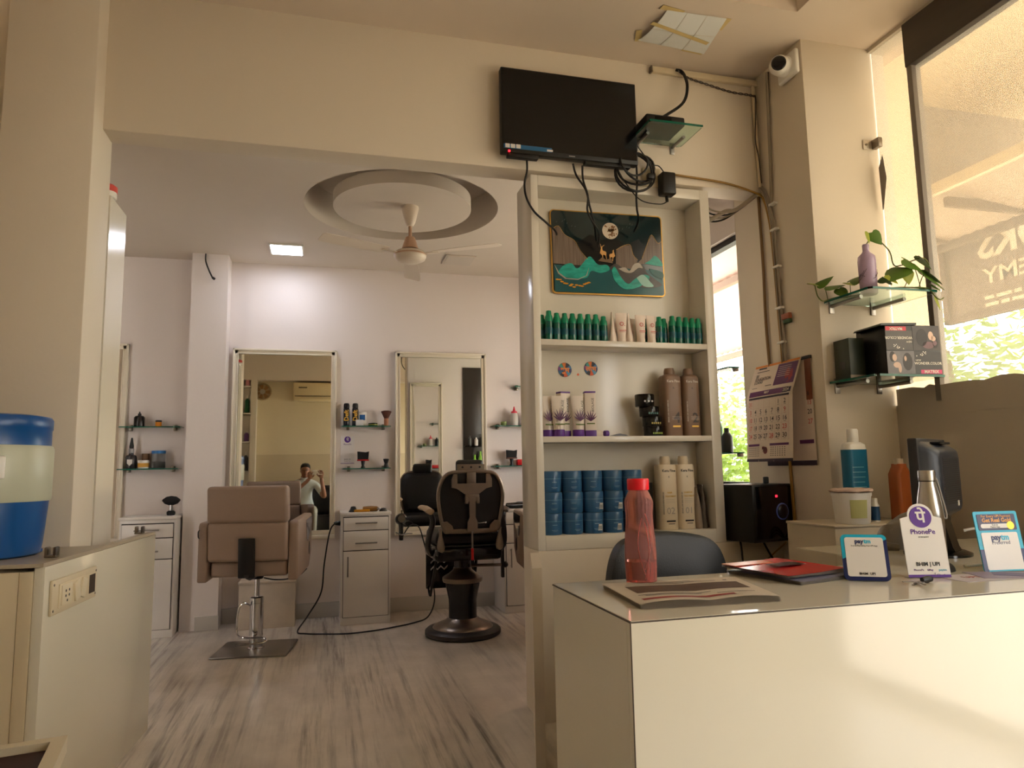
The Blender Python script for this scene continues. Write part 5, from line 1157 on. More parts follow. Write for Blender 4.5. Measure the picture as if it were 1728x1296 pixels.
bp('photo_panel', -.135, .0, .005, .108, g1); bp('photo_panel', .0, .134, .112, .222, g2); bp('photo_panel', .0, .134, .005, .105, M('charcoal_photo_print', (44, 40, 42), .35, var=.5, vscale=12)); bp('photo_panel', -.134, -.002, .112, .20, M('smoke_photo_print', (70, 64, 62), .35, var=.5, vscale=12))
bp('red_label', -.132, -.03, .200, .219, redp, 1); bp('magenta_label', .028, .132, .006, .024, mag, 1)
b = B()
def pe(cx, cz, rx, rz, k=2): b.prism(ell(cx, cz, rx, rz, 14), yf-.0004-k*.0003, yf+.0001-k*.0003, 'xz')
pe(-.098, .078, .011, .016); pe(-.088, .045, .018, .013); pe(-.075, .03, .008, .02); pe(-.045, .074, .006, .012); pe(.09, .178, .013, .02); pe(.102, .165, .012, .012); b.build('portrait_print', skin_p, t)
b = B(); pe(-.108, .082, .014, .024, 1); pe(-.035, .06, .024, .04, 1); pe(.045, .17, .028, .04, 1); pe(.11, .15, .014, .03, 1); b.build('hair_print', M('dark_hair_print', (30, 22, 22), .4), t)
b = B(); pe(.075, .135, .03, .016, 1); pe(.108, .145, .01, .012, 2); b.build('plum_print', plum, t)
whp = M('white_print', (226, 220, 210), .5)
b = text_into(B(), 'MATRIX', .02, .08, .0145, yf-.0012, weight=.0003); b = text_into(b, 'NEW', .012, .018, .066, yf-.0008); b = text_into(b, 'WONDER.COLOR', .0165, .066, .052, yf-.0008, weight=.0002)
b = text_into(b, 'MATRIX', .018, -.081, .209, yf-.0012, rot=pi, weight=.0003); b = text_into(b, 'WONDER.COLOR', .0165, -.07, .168, yf-.0008, rot=pi, weight=.0002); b = text_into(b, 'NEW', .012, -.02, .150, yf-.0008, rot=pi)
b.build('lettering', whp, t)
b = B(); random.seed(2)
for k in range(12):
    x, z = random.uniform(.01, .06), random.uniform(.085, .105)
    b.box(x-.002, x+.002, yf-.0008, yf-.0003, z-.002, z+.002); b.box(-x-.04, -x-.036, yf-.0008, yf-.0003, z+.03, z+.034)
b.build('dot_print', whp, t)
b = text_into(B(), 'MATRIX', .022, 0, 0, 0, rot=radians(-90)); b.v = [(-.1358+p[1], -p[0]-.02, p[2]+.11) for p in b.v]; b.build('side_lettering', M('grey_print_dim', (62, 60, 60), .5), t)
t = thing('green_carton', 'dark green carton pushed behind the black hair-colour box', 'box', (2.385, 2.735, Z2+.006), radians(-4))
B().box(-.05, .03, -.055, .055, 0, .19, .002).build('carton', M('dark_green_carton', (48, 56, 44), .4), t)
B().box(-.0508, -.0496, -.02, .02, .05, .085).build('stamp', MATS['grey_print_dim'], t); B().box(-.0508, .031, -.056, -.05, 0, .018).build('pale_strip', M('pale_tape', (170, 158, 136), .5), t)
# steel bracket on the window edge
t = thing('wall_bracket', 'small steel bracket screwed at the edge of the film-covered window', 'bracket', (2.66, 2.808, 2.745))
B().box(-.045, .02, -.004, 0, -.026, .026, .002).build('plate', M('pale_steel', (200, 188, 170), .4, .3), t); B().box(.005, .03, -.05, -.004, -.024, .024, .002).build('clamp', clip_m, t)
B().lathe([(.006, 0), (.006, -.004), (0, -.004)], (-.028, -.004, 0), 10, 'y').build('screw', clip_m, t)

# ================================================================ CALENDAR ON THE COLUMN SIDE
cal = thing('wall_calendar', 'paper wall calendar with purple heads hanging on the shaded column side', 'calendar', (2.288, 3.14, 1.14))
CW, CH = .39, .53
def page(fn, u0, u1, v0, v1, nu=6, nv=12, th=.0008):
    b = B(); vs = []; fs = []
    for i in range(nu+1):
        for j in range(nv+1): vs.append(fn(u0+(u1-u0)*i/nu, v0+(v1-v0)*j/nv))
    for i in range(nu):
        for j in range(nv): k = i*(nv+1)+j; fs.append((k, k+1, k+nv+2, k+nv+1))
    n = len(vs); b.add(vs, fs); b.add([(x+th, y, z) for x, y, z in vs], fs); return b
# u runs from the far edge (left for the viewer) to the near edge, v from bottom to top; x grows into the wall
def back_fn(u, v): return (-.006, .14-u*CW, v*CH)
def front_fn(u, v):
    k = 1-v                                                # the leaf hangs away from the wall below its fold
    out = .012+.055*min(1, k*3.0)+.03*k
    return (-out-.02*sin(pi*u)*k, .14+.05-u*CW*.985, (.035+v*.965)*CH+.004)
paperc = M('calendar_paper', (222, 206, 192), .6); cpur = M('calendar_purple', (92, 34, 92), .5); cblk = M('calendar_ink', (34, 26, 34), .6); cred = M('calendar_red', (200, 74, 66), .6); cora = M('calendar_orange', (216, 134, 62), .6); cmar = M('calendar_maroon', (120, 40, 40), .5)
page(back_fn, 0, 1, 0, 1).build('back_leaf', paperc, cal)
B().box(-.012, 0, .14-CW-.004, .144, CH-.012, CH+.004, .002).build('binding', black, cal)
page(front_fn, 0, 1, 0, 1).build('front_leaf', paperc, cal)
def on(fn, items, name, m, off=.0012):
    b = B()
    for it in items:
        if it[0] == 'r':
            _, u0, u1, v0, v1 = it; p = page(lambda u, v: fn(u, v), u0, u1, v0, v1, 4, 3, .0003); p.v = [(x-off, y, z) for x, y, z in p.v]; b.add(p.v, p.f)
        elif it[0] == 't':
            _, s, u, v, size, al = it; q_ = text_into(B(), s, size, 0, 0, 0, al, ex=0.0, weight=.0003)
            b.add([Vector(fn(u+p[0]/CW, v+p[2]/CH))+Vector((-off-.0006, 0, 0)) for p in q_.v], q_.f)
        elif it[0] == 'e':
            _, u, v, ru, rv = it; pts = ell(u, v, ru, rv, 18); b.add([Vector(fn(a, c))+Vector((-off-.0004, 0, 0)) for a, c in pts], [tuple(range(18))])
    return b.build(name, m, cal)
on(front_fn, [('r', .56, .97, .755, .97), ('r', .06, .90, .665, .72)], 'purple_panel', cpur)
on(front_fn, [('r', .02, .98, .975, .998)], 'orange_band', cora)
on(front_fn, [('r', .06, .94, .635, .655), ('r', .80, .96, .668, .717), ('r', 0, 1, 0, .028)], 'dark_band', M('calendar_navy', (44, 30, 50), .6))
on(front_fn, [('r', .80, .93, .77, .86), ('e', .80, .86, .04, .055), ('e', .88, .84, .035, .06)], 'photo_print', M('calendar_photo', (150, 44, 56), .5, var=.4, vscale=30))
on(front_fn, [('t', 'SBI', .10, .885, .022, 'LEFT'), ('t', 'EDUCATION', .10, .85, .024, 'LEFT'), ('t', 'LOANS', .10, .815, .024, 'LEFT'), ('r', .1, .38, .925, .932), ('r', .12, .3, .955, .97), ('r', .38, .52, .765, .772), ('r', .08, .2, .755, .760)], 'lettering', cblk)
on(front_fn, [('t', '2024', .87, .692, .022, 'CENTER'), ('t', 'MAY', .47, .695, .020, 'CENTER')]+[('r', .6, .85, .94-.02*k, .944-.02*k) for k in range(6)], 'white_lettering', paperc, .0024)
rows = [['31', '', '', '', '', '1', '2'], ['3', '4', '5', '6', '7', '8', '9'], ['10', '11', '12', '13', '14', '15', '16'], ['17', '18', '19', '20', '21', '22', '23'], ['24', '25', '26', '27', '28', '29', '30']]
blk, rd, ln = [], [], []
for r, row in enumerate(rows):
    for c, s in enumerate(row):
        if not s: continue
        u, v = .11+c*.125, .585-r*.083
        red_ = c == 0 or s in ('9', '23', '28')
        (rd if red_ else blk).append(('t', s, u, v, .034, 'CENTER')); (rd if red_ else blk).append(('r', u-.02, u+.02, v-.032, v-.029))
on(front_fn, blk, 'black_dates', cblk); on(front_fn, rd, 'red_dates', cred)
for r in range(6): ln.append(('r', .05, .93, .625-r*.083, .6262-r*.083))
for c in range(8): ln.append(('r', .05+c*.125, .052+c*.125, .21, .625))
on(front_fn, ln, 'grid_line', M('calendar_grid', (196, 160, 150), .6), .0008)
mini = [('r', .05, .35, .155, .178), ('r', .58, .93, .155, .178)]
on(front_fn, mini, 'mini_head', cpur)
dots = []
for x0 in (.07, .60):
    for r in range(5):
        for c in range(7): dots.append(('r', x0+c*.042, x0+c*.042+.018, .135-r*.02, .142-r*.02))
on(front_fn, dots, 'mini_dates', cblk)
on(front_fn, [('e', .49, .11, .045, .035), ('r', .41, .47, .12, .15)], 'emblem', cmar)
on(front_fn, [('t', '70', .47, .115, .03, 'CENTER')], 'emblem_number', cblk, .0024)
on(back_fn, [('r', .0, 1, 0, .045)], 'dark_band', MATS['calendar_navy']); on(back_fn, [('r', .88, 1, .60, .99)], 'brown_photo', M('calendar_brown', (120, 66, 38), .5))
on(back_fn, [('t', '6', .92, .66, .034, 'CENTER'), ('t', '20', .93, .49, .034, 'CENTER')], 'black_dates', cblk); on(back_fn, [('t', '13', .93, .575, .034, 'CENTER'), ('t', '27', .93, .40, .034, 'CENTER')], 'red_dates', cred); on(back_fn, [('r', .7, .97, .20, .235)], 'mini_head', cpur)

# ---- loudspeaker / amplifier beside the display unit
t = thing('speaker_box', 'black box speaker with a glowing knob on the low wall under the calendar', 'speaker', (2.125, 3.185, .766), radians(12))
B().box(-.135, .135, -.12, .12, .004, .285, .008).build('cabinet', black, t)
B().box(-.12, .125, -.124, -.119, .02, .275, .004).build('front_panel', black_g, t)
B().lathe([(.036, 0), (.036, -.006), (.028, -.012), (0, -.012)], (.055, -.124, .15), 28, 'y').build('knob', M('dark_knob', (34, 34, 40), .3), t)
B().lathe([(.041, 0), (.041, -.003), (.035, -.003)], (.055, -.124, .15), 28, 'y').build('glow_ring', M('blue_ring', (70, 80, 130), .4, emit=.06), t)
text_into(B(), '88', .016, .02, .225, -.125).build('red_display', M('red_digits', (255, 30, 50), .4, emit=2.5), t)
tag(B().box(-.012, .012, -.01, .01, 0, .035, .005).build('usb_stick', black, None, loc=(2.16, 3.13, 1.0515)), 'small black stick standing on top of the black speaker', 'usb stick')
for k, p in enumerate(([(2.02, 3.17, .77), (2.015, 3.15, .70), (2.02, 3.16, .58), (2.02, 3.17, .4)], [(2.08, 3.07, .78), (2.12, 3.08, .72), (2.17, 3.1, .66), (2.22, 3.12, .58)], [(2.24, 3.1, .86), (2.262, 3.06, .75), (2.255, 3.04, .66), (2.262, 3.06, .55), (2.26, 3.06, .35)])):
    cable('black speaker cable, %s one hanging over the low wall' % ('left', 'diagonal', 'right')[k], p, .005)
t = thing('cable_loop', 'dark tangle of looped wires at the foot of the column', 'wires', (2.262, 3.02, .70))
for k in range(3): B().tube([(.0-.01*k, .05*cos(a), .06*sin(a)*1.3+.02*k) for a in [2*pi*i/18 for i in range(20)]], .004, 6).build('loop', cord_m, t)
t = thing('modem_box', 'white cable box fixed on the low wall below the speaker', 'box', (2.15, 3.198, .63))
B().box(-.11, .11, -.04, 0, -.02, .02, .004).build('case', white_p, t)
cable('yellow wire arching over the white cable box', [(2.09, 3.15, .655), (2.14, 3.13, .68), (2.2, 3.13, .72), (2.25, 3.12, .76)], .004, 6, ochre)

# ================================================================ RECEPTION COUNTER
CZ = .84
cnt = thing('reception_counter', 'glossy cream reception counter with a dark edge line', 'counter', (.602, 1.353, 0))
XE = 2.05
B().box(0, XE, 0, .02, .0, CZ-.004).build('front_panel', lam, cnt)
B().box(0, .02, .021, .495, 0, CZ-.004).build('side_panel', lam, cnt)
B().prism([(.002, .002), (XE, .002), (XE, .95), (1.1, .95), (1.1, .50), (.002, .50)], CZ-.0035, CZ, 'xy').build('top_board', lam, cnt)
edg = M('dark_edge_line', (70, 58, 44), .5)
B().box(-.0008, XE, -.0008, .002, CZ-.004, CZ-.0012).box(-.0008, .002, .002, .5, CZ-.004, CZ-.0012).box(-.0009, .0012, -.0009, .0012, 0, CZ-.004).build('edge_line', edg, cnt)
B().box(XE-.02, XE, .021, .94, 0, CZ-.004).build('end_panel', lam, cnt)

# ---- red water bottle
t = thing('water_bottle', 'translucent red water bottle with a red cap on the counter', 'bottle', (.815, 1.75, CZ+.0005))
redt = M('red_translucent', (250, 166, 156), .22, trans=.78, ior=1.12); redc = M('red_cap', (226, 20, 36), .38)
pr = [(.0, .003), (.034, .0), (.0395, .006), (.041, .03), (.042, .08), (.040, .12), (.036, .165), (.0355, .185), (.038, .205), (.0385, .213), (.036, .223), (.027, .243), (.024, .249), (.024, .26)]
B().lathe(pr, n=36, caps=False).build('body', redt, t)
B().lathe([(.0, .005), (.034, .005), (.0385, .01), (.0395, .03), (.0405, .062), (0, .062)], n=30).build('water', M('red_water', (248, 140, 130), .02, trans=.9, ior=1.33), t)
cpb = B()
cpb.lathe([(.0285, .247), (.029, .25), (.029, .274), (.0275, .277), (0, .277)], n=40); cpb.build('cap', redc, t)
for k in range(3):
    rr = .0405; a0 = -1.75
    pts = [(rr*1.0*cos(a0+.30*(1+.3*k)*sin(i/12*pi)*(1 if k != 1 else -1)), rr*sin(a0+.30*(1+.3*k)*sin(i/12*pi)*(1 if k != 1 else -1)), .02+k*.012+i*.013) for i in range(12)]
    B().tube(pts, .0011, 5).build('embossed_line', M('pale_red_emboss', (246, 130, 120), .3, trans=.5), t)

# ---- newspaper
t = thing('newspaper', 'folded newspaper lying on the counter in front of the red bottle', 'newspaper', (.87, 1.59, CZ+.0005), 0)
N4 = [(-.196, -.130), (.141, -.153), (.204, .132), (-.169, .155)]
def nq(u, v, k=1.0): return Vector(N4[0]).lerp(Vector(N4[1]), u).lerp(Vector(N4[3]).lerp(Vector(N4[2]), u), v)*k
news = M('newsprint', (196, 184, 164), .8, var=.06, vscale=20)
for L in range(5):
    b = B(); vs = []; fs = []; nu, nv = 10, 6
    for i in range(nu+1):
        for j in range(nv+1):
            p = nq(i/nu, j/nv, 1-.004*(L % 2)+.003*L*(.5)); z = .0012+L*.0022+.0035*abs(sin(i/nu*pi*2.0))*(1-j/nv)*L*.4
            vs.append((p.x, p.y-.002*(4-L), z))
    for i in range(nu):
        for j in range(nv): k = i*(nv+1)+j; fs.append((k, k+1, k+nv+2, k+nv+1))
    b.add(vs, fs); b.add([(x, y, z-.0008) for x, y, z in vs], fs); b.build('page', news, t)
def nprint(name, u0, u1, v0, v1, m, dz=.0006):
    b = B(); vs = []; fs = []; nu, nv = 10, 3
    for i in range(nu+1):
        for j in range(nv+1):
            u = u0+(u1-u0)*i/nu; v = v0+(v1-v0)*j/nv; p = nq(u, v); z = .0012+4*.0022+.0035*abs(sin(u*pi*2.0))*(1-v)*1.6+dz
            vs.append((p.x, p.y, z))
    for i in range(nu):
        for j in range(nv): k = i*(nv+1)+j; fs.append((k, k+1, k+nv+2, k+nv+1))
    b.add(vs, fs).build(name, m, t)
nprint('photo', .10, .93, .40, .74, M('brown_news_photo', (84, 62, 46), .7, var=.55, vscale=12)); nprint('red_banner', .06, .72, .10, .17, M('red_news_print', (140, 56, 52), .7))
for k, (v0, u0, u1) in enumerate(((.79, .12, .55), (.83, .30, .80), (.88, .15, .62), (.30, .08, .60), (.26, .12, .52), (.22, .62, .9))): nprint('text_line', u0, u1, v0, v0+.018, M('news_ink', (96, 88, 80), .8))
nprint('black_square', .86, .89, .83, .87, inkp)

# ---- magazines
def magazine(label, c, rz, w, h, z, m, th=.010):
    t = thing('magazine', label, 'magazine', (c[0], c[1], z), rz, 'magazines on the counter')
    for L in range(4):
        b = B(); vs = []; fs = []; nu = 8
        for i in range(nu+1):
            for j in (-1, 1): vs.append((-w/2+w*i/nu, j*h/2, .0008+th*L/4+.006*(i/nu)**2*L/3))
        for i in range(nu): fs.append((2*i, 2*i+2, 2*i+3, 2*i+1))
        b.add(vs, fs); b.add([(x, y, q_+.0008) for x, y, q_ in vs], fs); b.build('cover' if L == 3 else 'page', m if L == 3 else M('magazine_page', (206, 200, 190), .5), t)
    return t
mg1 = M('blue_grey_cover', (150, 150, 170), .3, var=.3, vscale=10); mg2 = M('red_magazine_cover', (196, 40, 40), .22, var=.25, vscale=7)
magazine('lower magazine with a pale cover in the pair on the counter', (1.265, 1.745), radians(14), .225, .26, CZ+.0005, mg1)
t = magazine('upper magazine with a glossy red and orange cover on the counter', (1.245, 1.755), radians(10), .21, .25, CZ+.0165, mg2, .006)
B().box(-.105, .06, .07, .125, .0082, .0092).build('orange_strip', M('orange_cover', (226, 120, 54), .3), t)
B().box(-.03, .07, -.02, .03, .0125, .0135).build('dark_figure', M('dark_cover_print', (60, 20, 24), .3, var=.4, vscale=20), t)

# ---- payment stands (codes left blank)
pwht = M('stand_white', (226, 222, 216), .4)
def stand(name, label, loc, rz, tilt): 
    t = thing(name, label, 'payment stand', loc, rz); t.rotation_euler = (radians(-tilt), 0, rz); return t
navy = M('paytm_navy', (24, 38, 92), .4); cyan = M('paytm_cyan', (20, 172, 206), .4)
# 1: small rounded stand with a two-tone border
t = stand('payment_stand', 'small rounded payment stand with a cyan and navy border on the counter', (1.385, 1.588, CZ+.002), radians(-31), 16)
B().prism(rounded(-.056, .056, 0, .120, .012), 0, .008, 'xz').build('backing', navy, t)
B().prism([(-.056, .055)]+[(x, z) for x, z in rounded(-.056, .056, 0, .120, .012) if z > .055][::1], -.0008, .0002, 'xz').build('cyan_border', cyan, t)
B().prism(rounded(-.047, .047, .010, .112, .006), -.0016, -.0004, 'xz').build('card', pwht, t)
b = text_into(B(), 'pay', .0155, -.001, .1015, -.0019, 'RIGHT', weight=.0006); b.build('lettering', navy, t); text_into(B(), 'tm', .0155, 0, .1015, -.0019, 'LEFT', weight=.0006).build('lettering', cyan, t)
b = text_into(B(), 'BHIM  UPI', .009, 0, .017, -.0019, weight=.0002); b = text_into(b, 'Scan & Pay Using Any UPI App', .0052, 0, .090, -.0019); b.build('small_print', inkp, t)
B().box(-.04, .04, .008, .04, 0, .004).build('rear_foot', navy, t)
# 2: tall white stand with a round purple head
t = stand('payment_stand', 'tall white payment stand with a round purple logo head on the counter', (1.570, 1.574, CZ+.002), radians(-18), 9)
H_ = .155; head = [(-.055, 0), (.055, 0), (.055, H_)]+[(.034*cos(radians(a)), H_+.006+.034*sin(radians(a))) for a in range(0, 181, 12)]+[(-.055, H_)]
B().prism(head, 0, .003, 'xz').build('card', pwht, t); B().box(-.055, .055, .003, .05, 0, .003).build('rear_foot', pwht, t)
B().prism(ell(0, H_+.004, .029, .029, 32), -.001, 0, 'xz').build('logo_disc', purple, t)
text_into(B(), '\u092a\u0947', .044, 0, H_+.003, -.0014, weight=.0010).build('logo_letter', pwht, t)
text_into(B(), 'PhonePe', .0185, 0, H_-.036, -.0006, weight=.0003).build('lettering', purple, t)
b = text_into(B(), 'BHIM | UPI', .0135, 0, .034, -.0006, weight=.0004); b = text_into(b, 'SCAN & PAY', .005, 0, H_-.05, -.0006); b.build('small_print', inkp, t)
b = text_into(B(), 'PhonePe    GPay', .0075, -.014, .019, -.0006); b.build('app_names', purple, t); text_into(B(), 'paytm', .0085, .036, .019, -.0006).build('app_name', cyan, t)
B().tube([(.012, -.0008, .008), (.015, -.0008, .012), (.015, -.0008, .004), (.022, -.0008, .009), (.03, -.0008, .006), (.04, -.0008, .008)], .0004, 4, 3).build('signature', M('pen_grey', (130, 126, 130), .6), t)
B().box(-.055, .055, -.001, .0002, 0, .007).build('purple_base', purple, t)
# 3: cyan stand, cut by the picture edge
t = stand('payment_stand', 'tall cyan payment stand with a gold coin advert on the counter', (1.845, 1.585, CZ+.002), radians(-8), 9)
B().prism(rounded(-.068, .068, 0, .165, .006), 0, .003, 'xz').build('board', cyan, t); B().box(-.06, .06, .003, .06, 0, .003).build('rear_foot', pwht, t)
B().box(-.068, -.054, -.0008, .0004, 0, .06).box(.054, .068, -.0008, .0004, 0, .06).build('navy_side', navy, t)
B().prism(rounded(-.059, .059, .112, .157, .004), -.001, .0, 'xz').build('advert_panel', M('advert_navy', (40, 34, 74), .4), t)
B().prism(rounded(-.052, .044, .118, .130, .006), -.0016, -.0008, 'xz').build('pill', pwht, t); B().lathe([(.011, 0), (.011, -.0012), (0, -.0014)], (.040, -.001, .1245), 20, 'y').build('gold_coin', M('coin_gold', (232, 170, 40), .3, .5), t)
B().prism(rounded(-.056, .056, .004, .106, .005), -.0012, -.0002, 'xz').build('card', pwht, t)
b = text_into(B(), 'For Every UPI Payment', .0098, 0, .151, -.0014, weight=.0001); b = text_into(b, 'Get Real Gold', .0155, 0, .1395, -.0014, weight=.0004); b.build('gold_lettering', M('advert_gold', (226, 160, 70), .4), t)
b = text_into(B(), 'Scan in', .0066, -.008, .127, -.0019); b = text_into(b, 'Paytm App', .0066, -.008, .121, -.0019); b.build('small_print', inkp, t)
b = text_into(B(), 'pay', .022, .002, .092, -.0015, 'RIGHT', weight=.0009); b = text_into(b, 'Preferred', .0145, 0, .0775, -.0015); b.build('lettering', navy, t); text_into(B(), 'tm', .022, .003, .092, -.0015, 'LEFT', weight=.0009).build('lettering', cyan, t)
# ---- leaflet, keys
t = thing('leaflet', 'printed leaflets spread flat at the foot of the payment stands', 'leaflet', (1.74, 1.545, CZ+.0005), radians(-12))
for k, (x, y, a, m) in enumerate(((-.05, -.02, 10, 'leaflet_pale'), (.05, .0, -8, 'leaflet_print'))):
    b = B().box(-.09, .09, -.055, .055, 0, .0008); b.xf(Matrix.Translation((x, y, k*.001)) @ Matrix.Rotation(radians(a), 4, 'Z')); b.build('sheet', M(m, (196, 188, 190) if k == 0 else (150, 140, 160), .5, var=.3 if k else .1, vscale=18), t)
b = B().box(-.03, .05, -.03, .03, .0012, .0018); b.xf(Matrix.Translation((.05, .01, .001)) @ Matrix.Rotation(radians(-30), 4, 'Z')); b.build('navy_print', M('leaflet_navy', (70, 60, 110), .4), t)
text_into(B(), 'UPI', .03, 0, 0, 0).xf(Matrix.Translation((-.07, -.02, .0014)) @ Matrix.Rotation(radians(-90), 4, 'X')).build('lettering', M('leaflet_red', (186, 100, 90), .5), t)
t = thing('keys', 'small bunch of keys with a black fob on the counter', 'keys', (1.485, 1.515, CZ+.0005), radians(10))
B().lathe([(0, -.02), (.006, -.018), (.009, 0), (.007, .016), (0, .02)], (.018, 0, .008), 12, 'x').build('fob', black, t)
B().tube([(.0+.012*cos(a)-.012, .012*sin(a), .004) for a in [2*pi*i/16 for i in range(17)]], .001, 5).build('ring', dchrome, t)
for k, a in enumerate((200, 240, 160)):
    b = B().prism(ell(.008, 0, .008, .007, 12), 0, .002, 'xy').box(.014, .04, -.0025, .0025, 0, .002); b.xf(Matrix.Translation((-.018, 0, .001+.002*k)) @ Matrix.Rotation(radians(a), 4, 'Z')); b.build('key', clip_m, t)
# ---- steel flask
t = thing('steel_flask', 'brushed steel water flask behind the tall payment stand', 'bottle', (1.80, 1.785, CZ+.0005))
B().lathe([(.034, 0), (.0375, .004), (.0375, .13), (.036, .16), (.030, .20), (.0235, .235), (.0225, .25)], n=36).build('body', steel, t)
B().lathe([(.0232, .25), (.0238, .252), (.0238, .278), (.0225, .281), (0, .281)], n=32).build('cap', steel, t)
B().lathe([(.0228, .247), (.0232, .2505)], n=32, caps=False).build('seal_ring', black, t)
B().tube([(.022, 0, .262), (.032, -.004, .25), (.044, -.006, .2), (.054, -.008, .15), (.05, -.01, .135), (.044, -.008, .14), (.04, -.004, .19), (.03, 0, .24)], .003, 6, 5).build('strap', M('grey_strap', (170, 162, 150), .5), t)
# ---- computer monitor
t = thing('computer_monitor', 'dark flat computer monitor seen from behind at the end of the counter', 'monitor', (1.985, 1.95, CZ+.0005), radians(-60))
# local: screen looks to -x (towards the operator), back bulges to +x
B().box(-.02, .01, -.165, .165, .10, .385, .006).build('bezel', M('dark_bezel', (40, 40, 42), .35), t)
B().box(-.0212, -.0195, -.152, .152, .115, .372).build('screen', screen_m, t)
b = B().loft([[(x, y*k, .245+(z-.245)*kz) for y, z in rounded(-.155, .155, .115, .375, .03, 3)] for x, k, kz in ((.008, 1, 1), (.03, .93, .9), (.055, .8, .78), (.06, .72, .72))]); b.build('rear_housing', M('blue_black_plastic', (38, 42, 50), .4), t)
b = B()
for i in range(22): b.box(.0585, .0612, -.09, .09, .17+i*.007, .1725+i*.007)
b.build('vent_slots', black, t)
B().box(.02, .05, -.06, .06, .365, .372).build('carry_slot', black, t)
b = B().prism([(-.01, .0), (.07, .0), (.055, .03), (.03, .14), (.01, .14), (.005, .03)], -.04, .04, 'xz'); b.build('stand_neck', black_g, t)
B().lathe([(.1, 0), (.1, .008), (.08, .016), (0, .018)], n=32, sy=1.15).build('stand_base', black_g, t)
B().box(.06, .0625, .05, .062, .16, .178).build('sticker', pwht, t)
cable('white cable looping from the steel flask to the monitor stand', [(1.875, 1.74, CZ+.10), (1.91, 1.72, CZ+.105), (1.925, 1.70, CZ+.08), (1.91, 1.68, CZ+.04), (1.87, 1.67, CZ+.012), (1.80, 1.68, CZ+.006)], .004, 8, M('white_cable', (206, 200, 190), .45))
# black mouse-like adaptor and cable between the stands
t = thing('computer_mouse', 'black computer mouse behind the payment stands', 'mouse', (1.70, 1.66, CZ+.0005), .4)
b = B().sphere((0, 0, 0), .05, .03, .028, 18, 12); b.v = [(x, y, max(0, z)) for x, y, z in b.v]; b.build('shell', black, t); B().lathe([(.006, -.004), (.006, .004)], (.025, 0, .026), 12, 'y').build('wheel', dchrome, t)

# ================================================================ BACK DESK ITEMS NEAR THE COLUMN
t = thing('storage_box', 'white painted box behind the counter carrying the tub and bottles', 'box', (2.26, 2.62, 0))
B().box(-.24, .24, -.14, .17, 0, .885, .003).build('carcass', M('aged_white_board', (204, 190, 166), .5, var=.05), t)
B().box(-.245, .245, -.145, .17, .885, .895, .002).build('top_board', MATS['aged_white_board'], t)
B().box(-.18, -.17, -.1425, -.139, .74, .8).build('slot', black, t)
BT = .8955
t = lathe_item('plastic_tub', 'white plastic tub with a green label under the blue shampoo bottle', 'tub', (2.165, 2.545, BT), [(.064, 0), (.068, .005), (.076, .115)], white_p, [('lid', [(.079, .115), (.079, .128), (0, .13)], white_p)], n=28)
B().add([((.0695+.06*z+.0009)*cos(a), (.0695+.06*z+.0009)*sin(a), z) for z in (.025, .10) for a in [radians(-135+i*6) for i in range(10)]], [(i, i+1, i+11, i+10) for i in range(9)]).build('label', M('faded_green_label', (186, 184, 120), .5), t)
t = thing('towel', 'pinkish white folded cloth draped on the lid of the plastic tub', 'cloth', (2.165, 2.545, BT+.1305))
b = B(); rings = []
for z, k in ((0, 1.12), (.006, 1.2), (.012, 1.15), (.015, .9)): rings.append([(.073*k*cos(a)*(1+.05*sin(5*a)), .073*k*sin(a)*(1+.05*cos(4*a)), z+.002*sin(7*a)) for a in [2*pi*i/30 for i in range(30)]])
b.loft(rings).build('cloth', M('pinkish_towel', (206, 180, 164), .9, bump=.5, bscale=60), t)
t = thing('shampoo_bottle', 'large white bottle with a teal blue label standing behind the plastic tub', 'bottle', (2.315, 2.685, BT))
b = B().loft([round_rect(w_, w_*.62, w_*.4, z) for z, w_ in ((0, .05), (.004, .053), (.31, .053), (.335, .047), (.345, .03))]); b.build('body', white_p, t)
b = B().loft([round_rect(.0537, .0537*.62, .0537*.4, z) for z in (.03, .312)], False); b.build('label', M('teal_blue_label', (18, 98, 132), .35), t)
B().lathe([(.022, .34), (.024, .345), (.024, .40), (.021, .405), (0, .406)], n=20).build('cap', white_p, t)
b = B()
for k in range(7): b.box(-.04, .02+.004*(k % 3), -.0338, -.033, .10+.022*k, .103+.022*k)
b.build('print', M('pale_blue_print', (120, 170, 190), .4), t)
t = thing('orange_bottle', 'orange translucent jerry bottle between the blue shampoo bottle and the monitor', 'bottle', (2.475, 2.60, BT))
b = B().loft([round_rect(w_, .034, .014, z) for z, w_ in ((0, .036), (.004, .038), (.20, .038), (.225, .024), (.232, .018), (.245, .017))]); b.build('body', M('orange_liquid_bottle', (196, 104, 54), .25, trans=.25), t)
B().lathe([(.019, .243), (.019, .268), (0, .269)], n=18).build('cap', M('clear_cap', (206, 190, 170), .4), t)
t = thing('blue_vial', 'tiny blue-labelled bottle beside the plastic tub', 'bottle', (2.29, 2.555, BT)); B().lathe([(.017, 0), (.018, .07), (.012, .08), (.012, .1), (0, .1)], n=14).build('body', white_p, t); B().lathe([(.0184, .008), (.0184, .066)], n=14, caps=False).build('label', M('vial_blue', (30, 70, 110), .4), t)
t = thing('plastic_bag', 'crumpled grey plastic bag lying on the desk behind the small payment stand', 'bag', (2.10, 2.16, CZ-.0005))
random.seed(8); b = B().sphere((0, 0, .0), .17, .10, .12, 20, 12); b.v = [(x*(1+.10*sin(z*40+x*20)), y*(1+.1*cos(x*33)), max(.001, z*(1+.15*sin(x*25+y*18)))) for x, y, z in b.v]; b.build('bag', M('grey_bag', (134, 126, 114), .35, var=.15, vscale=12, bump=.8, bscale=25), t)
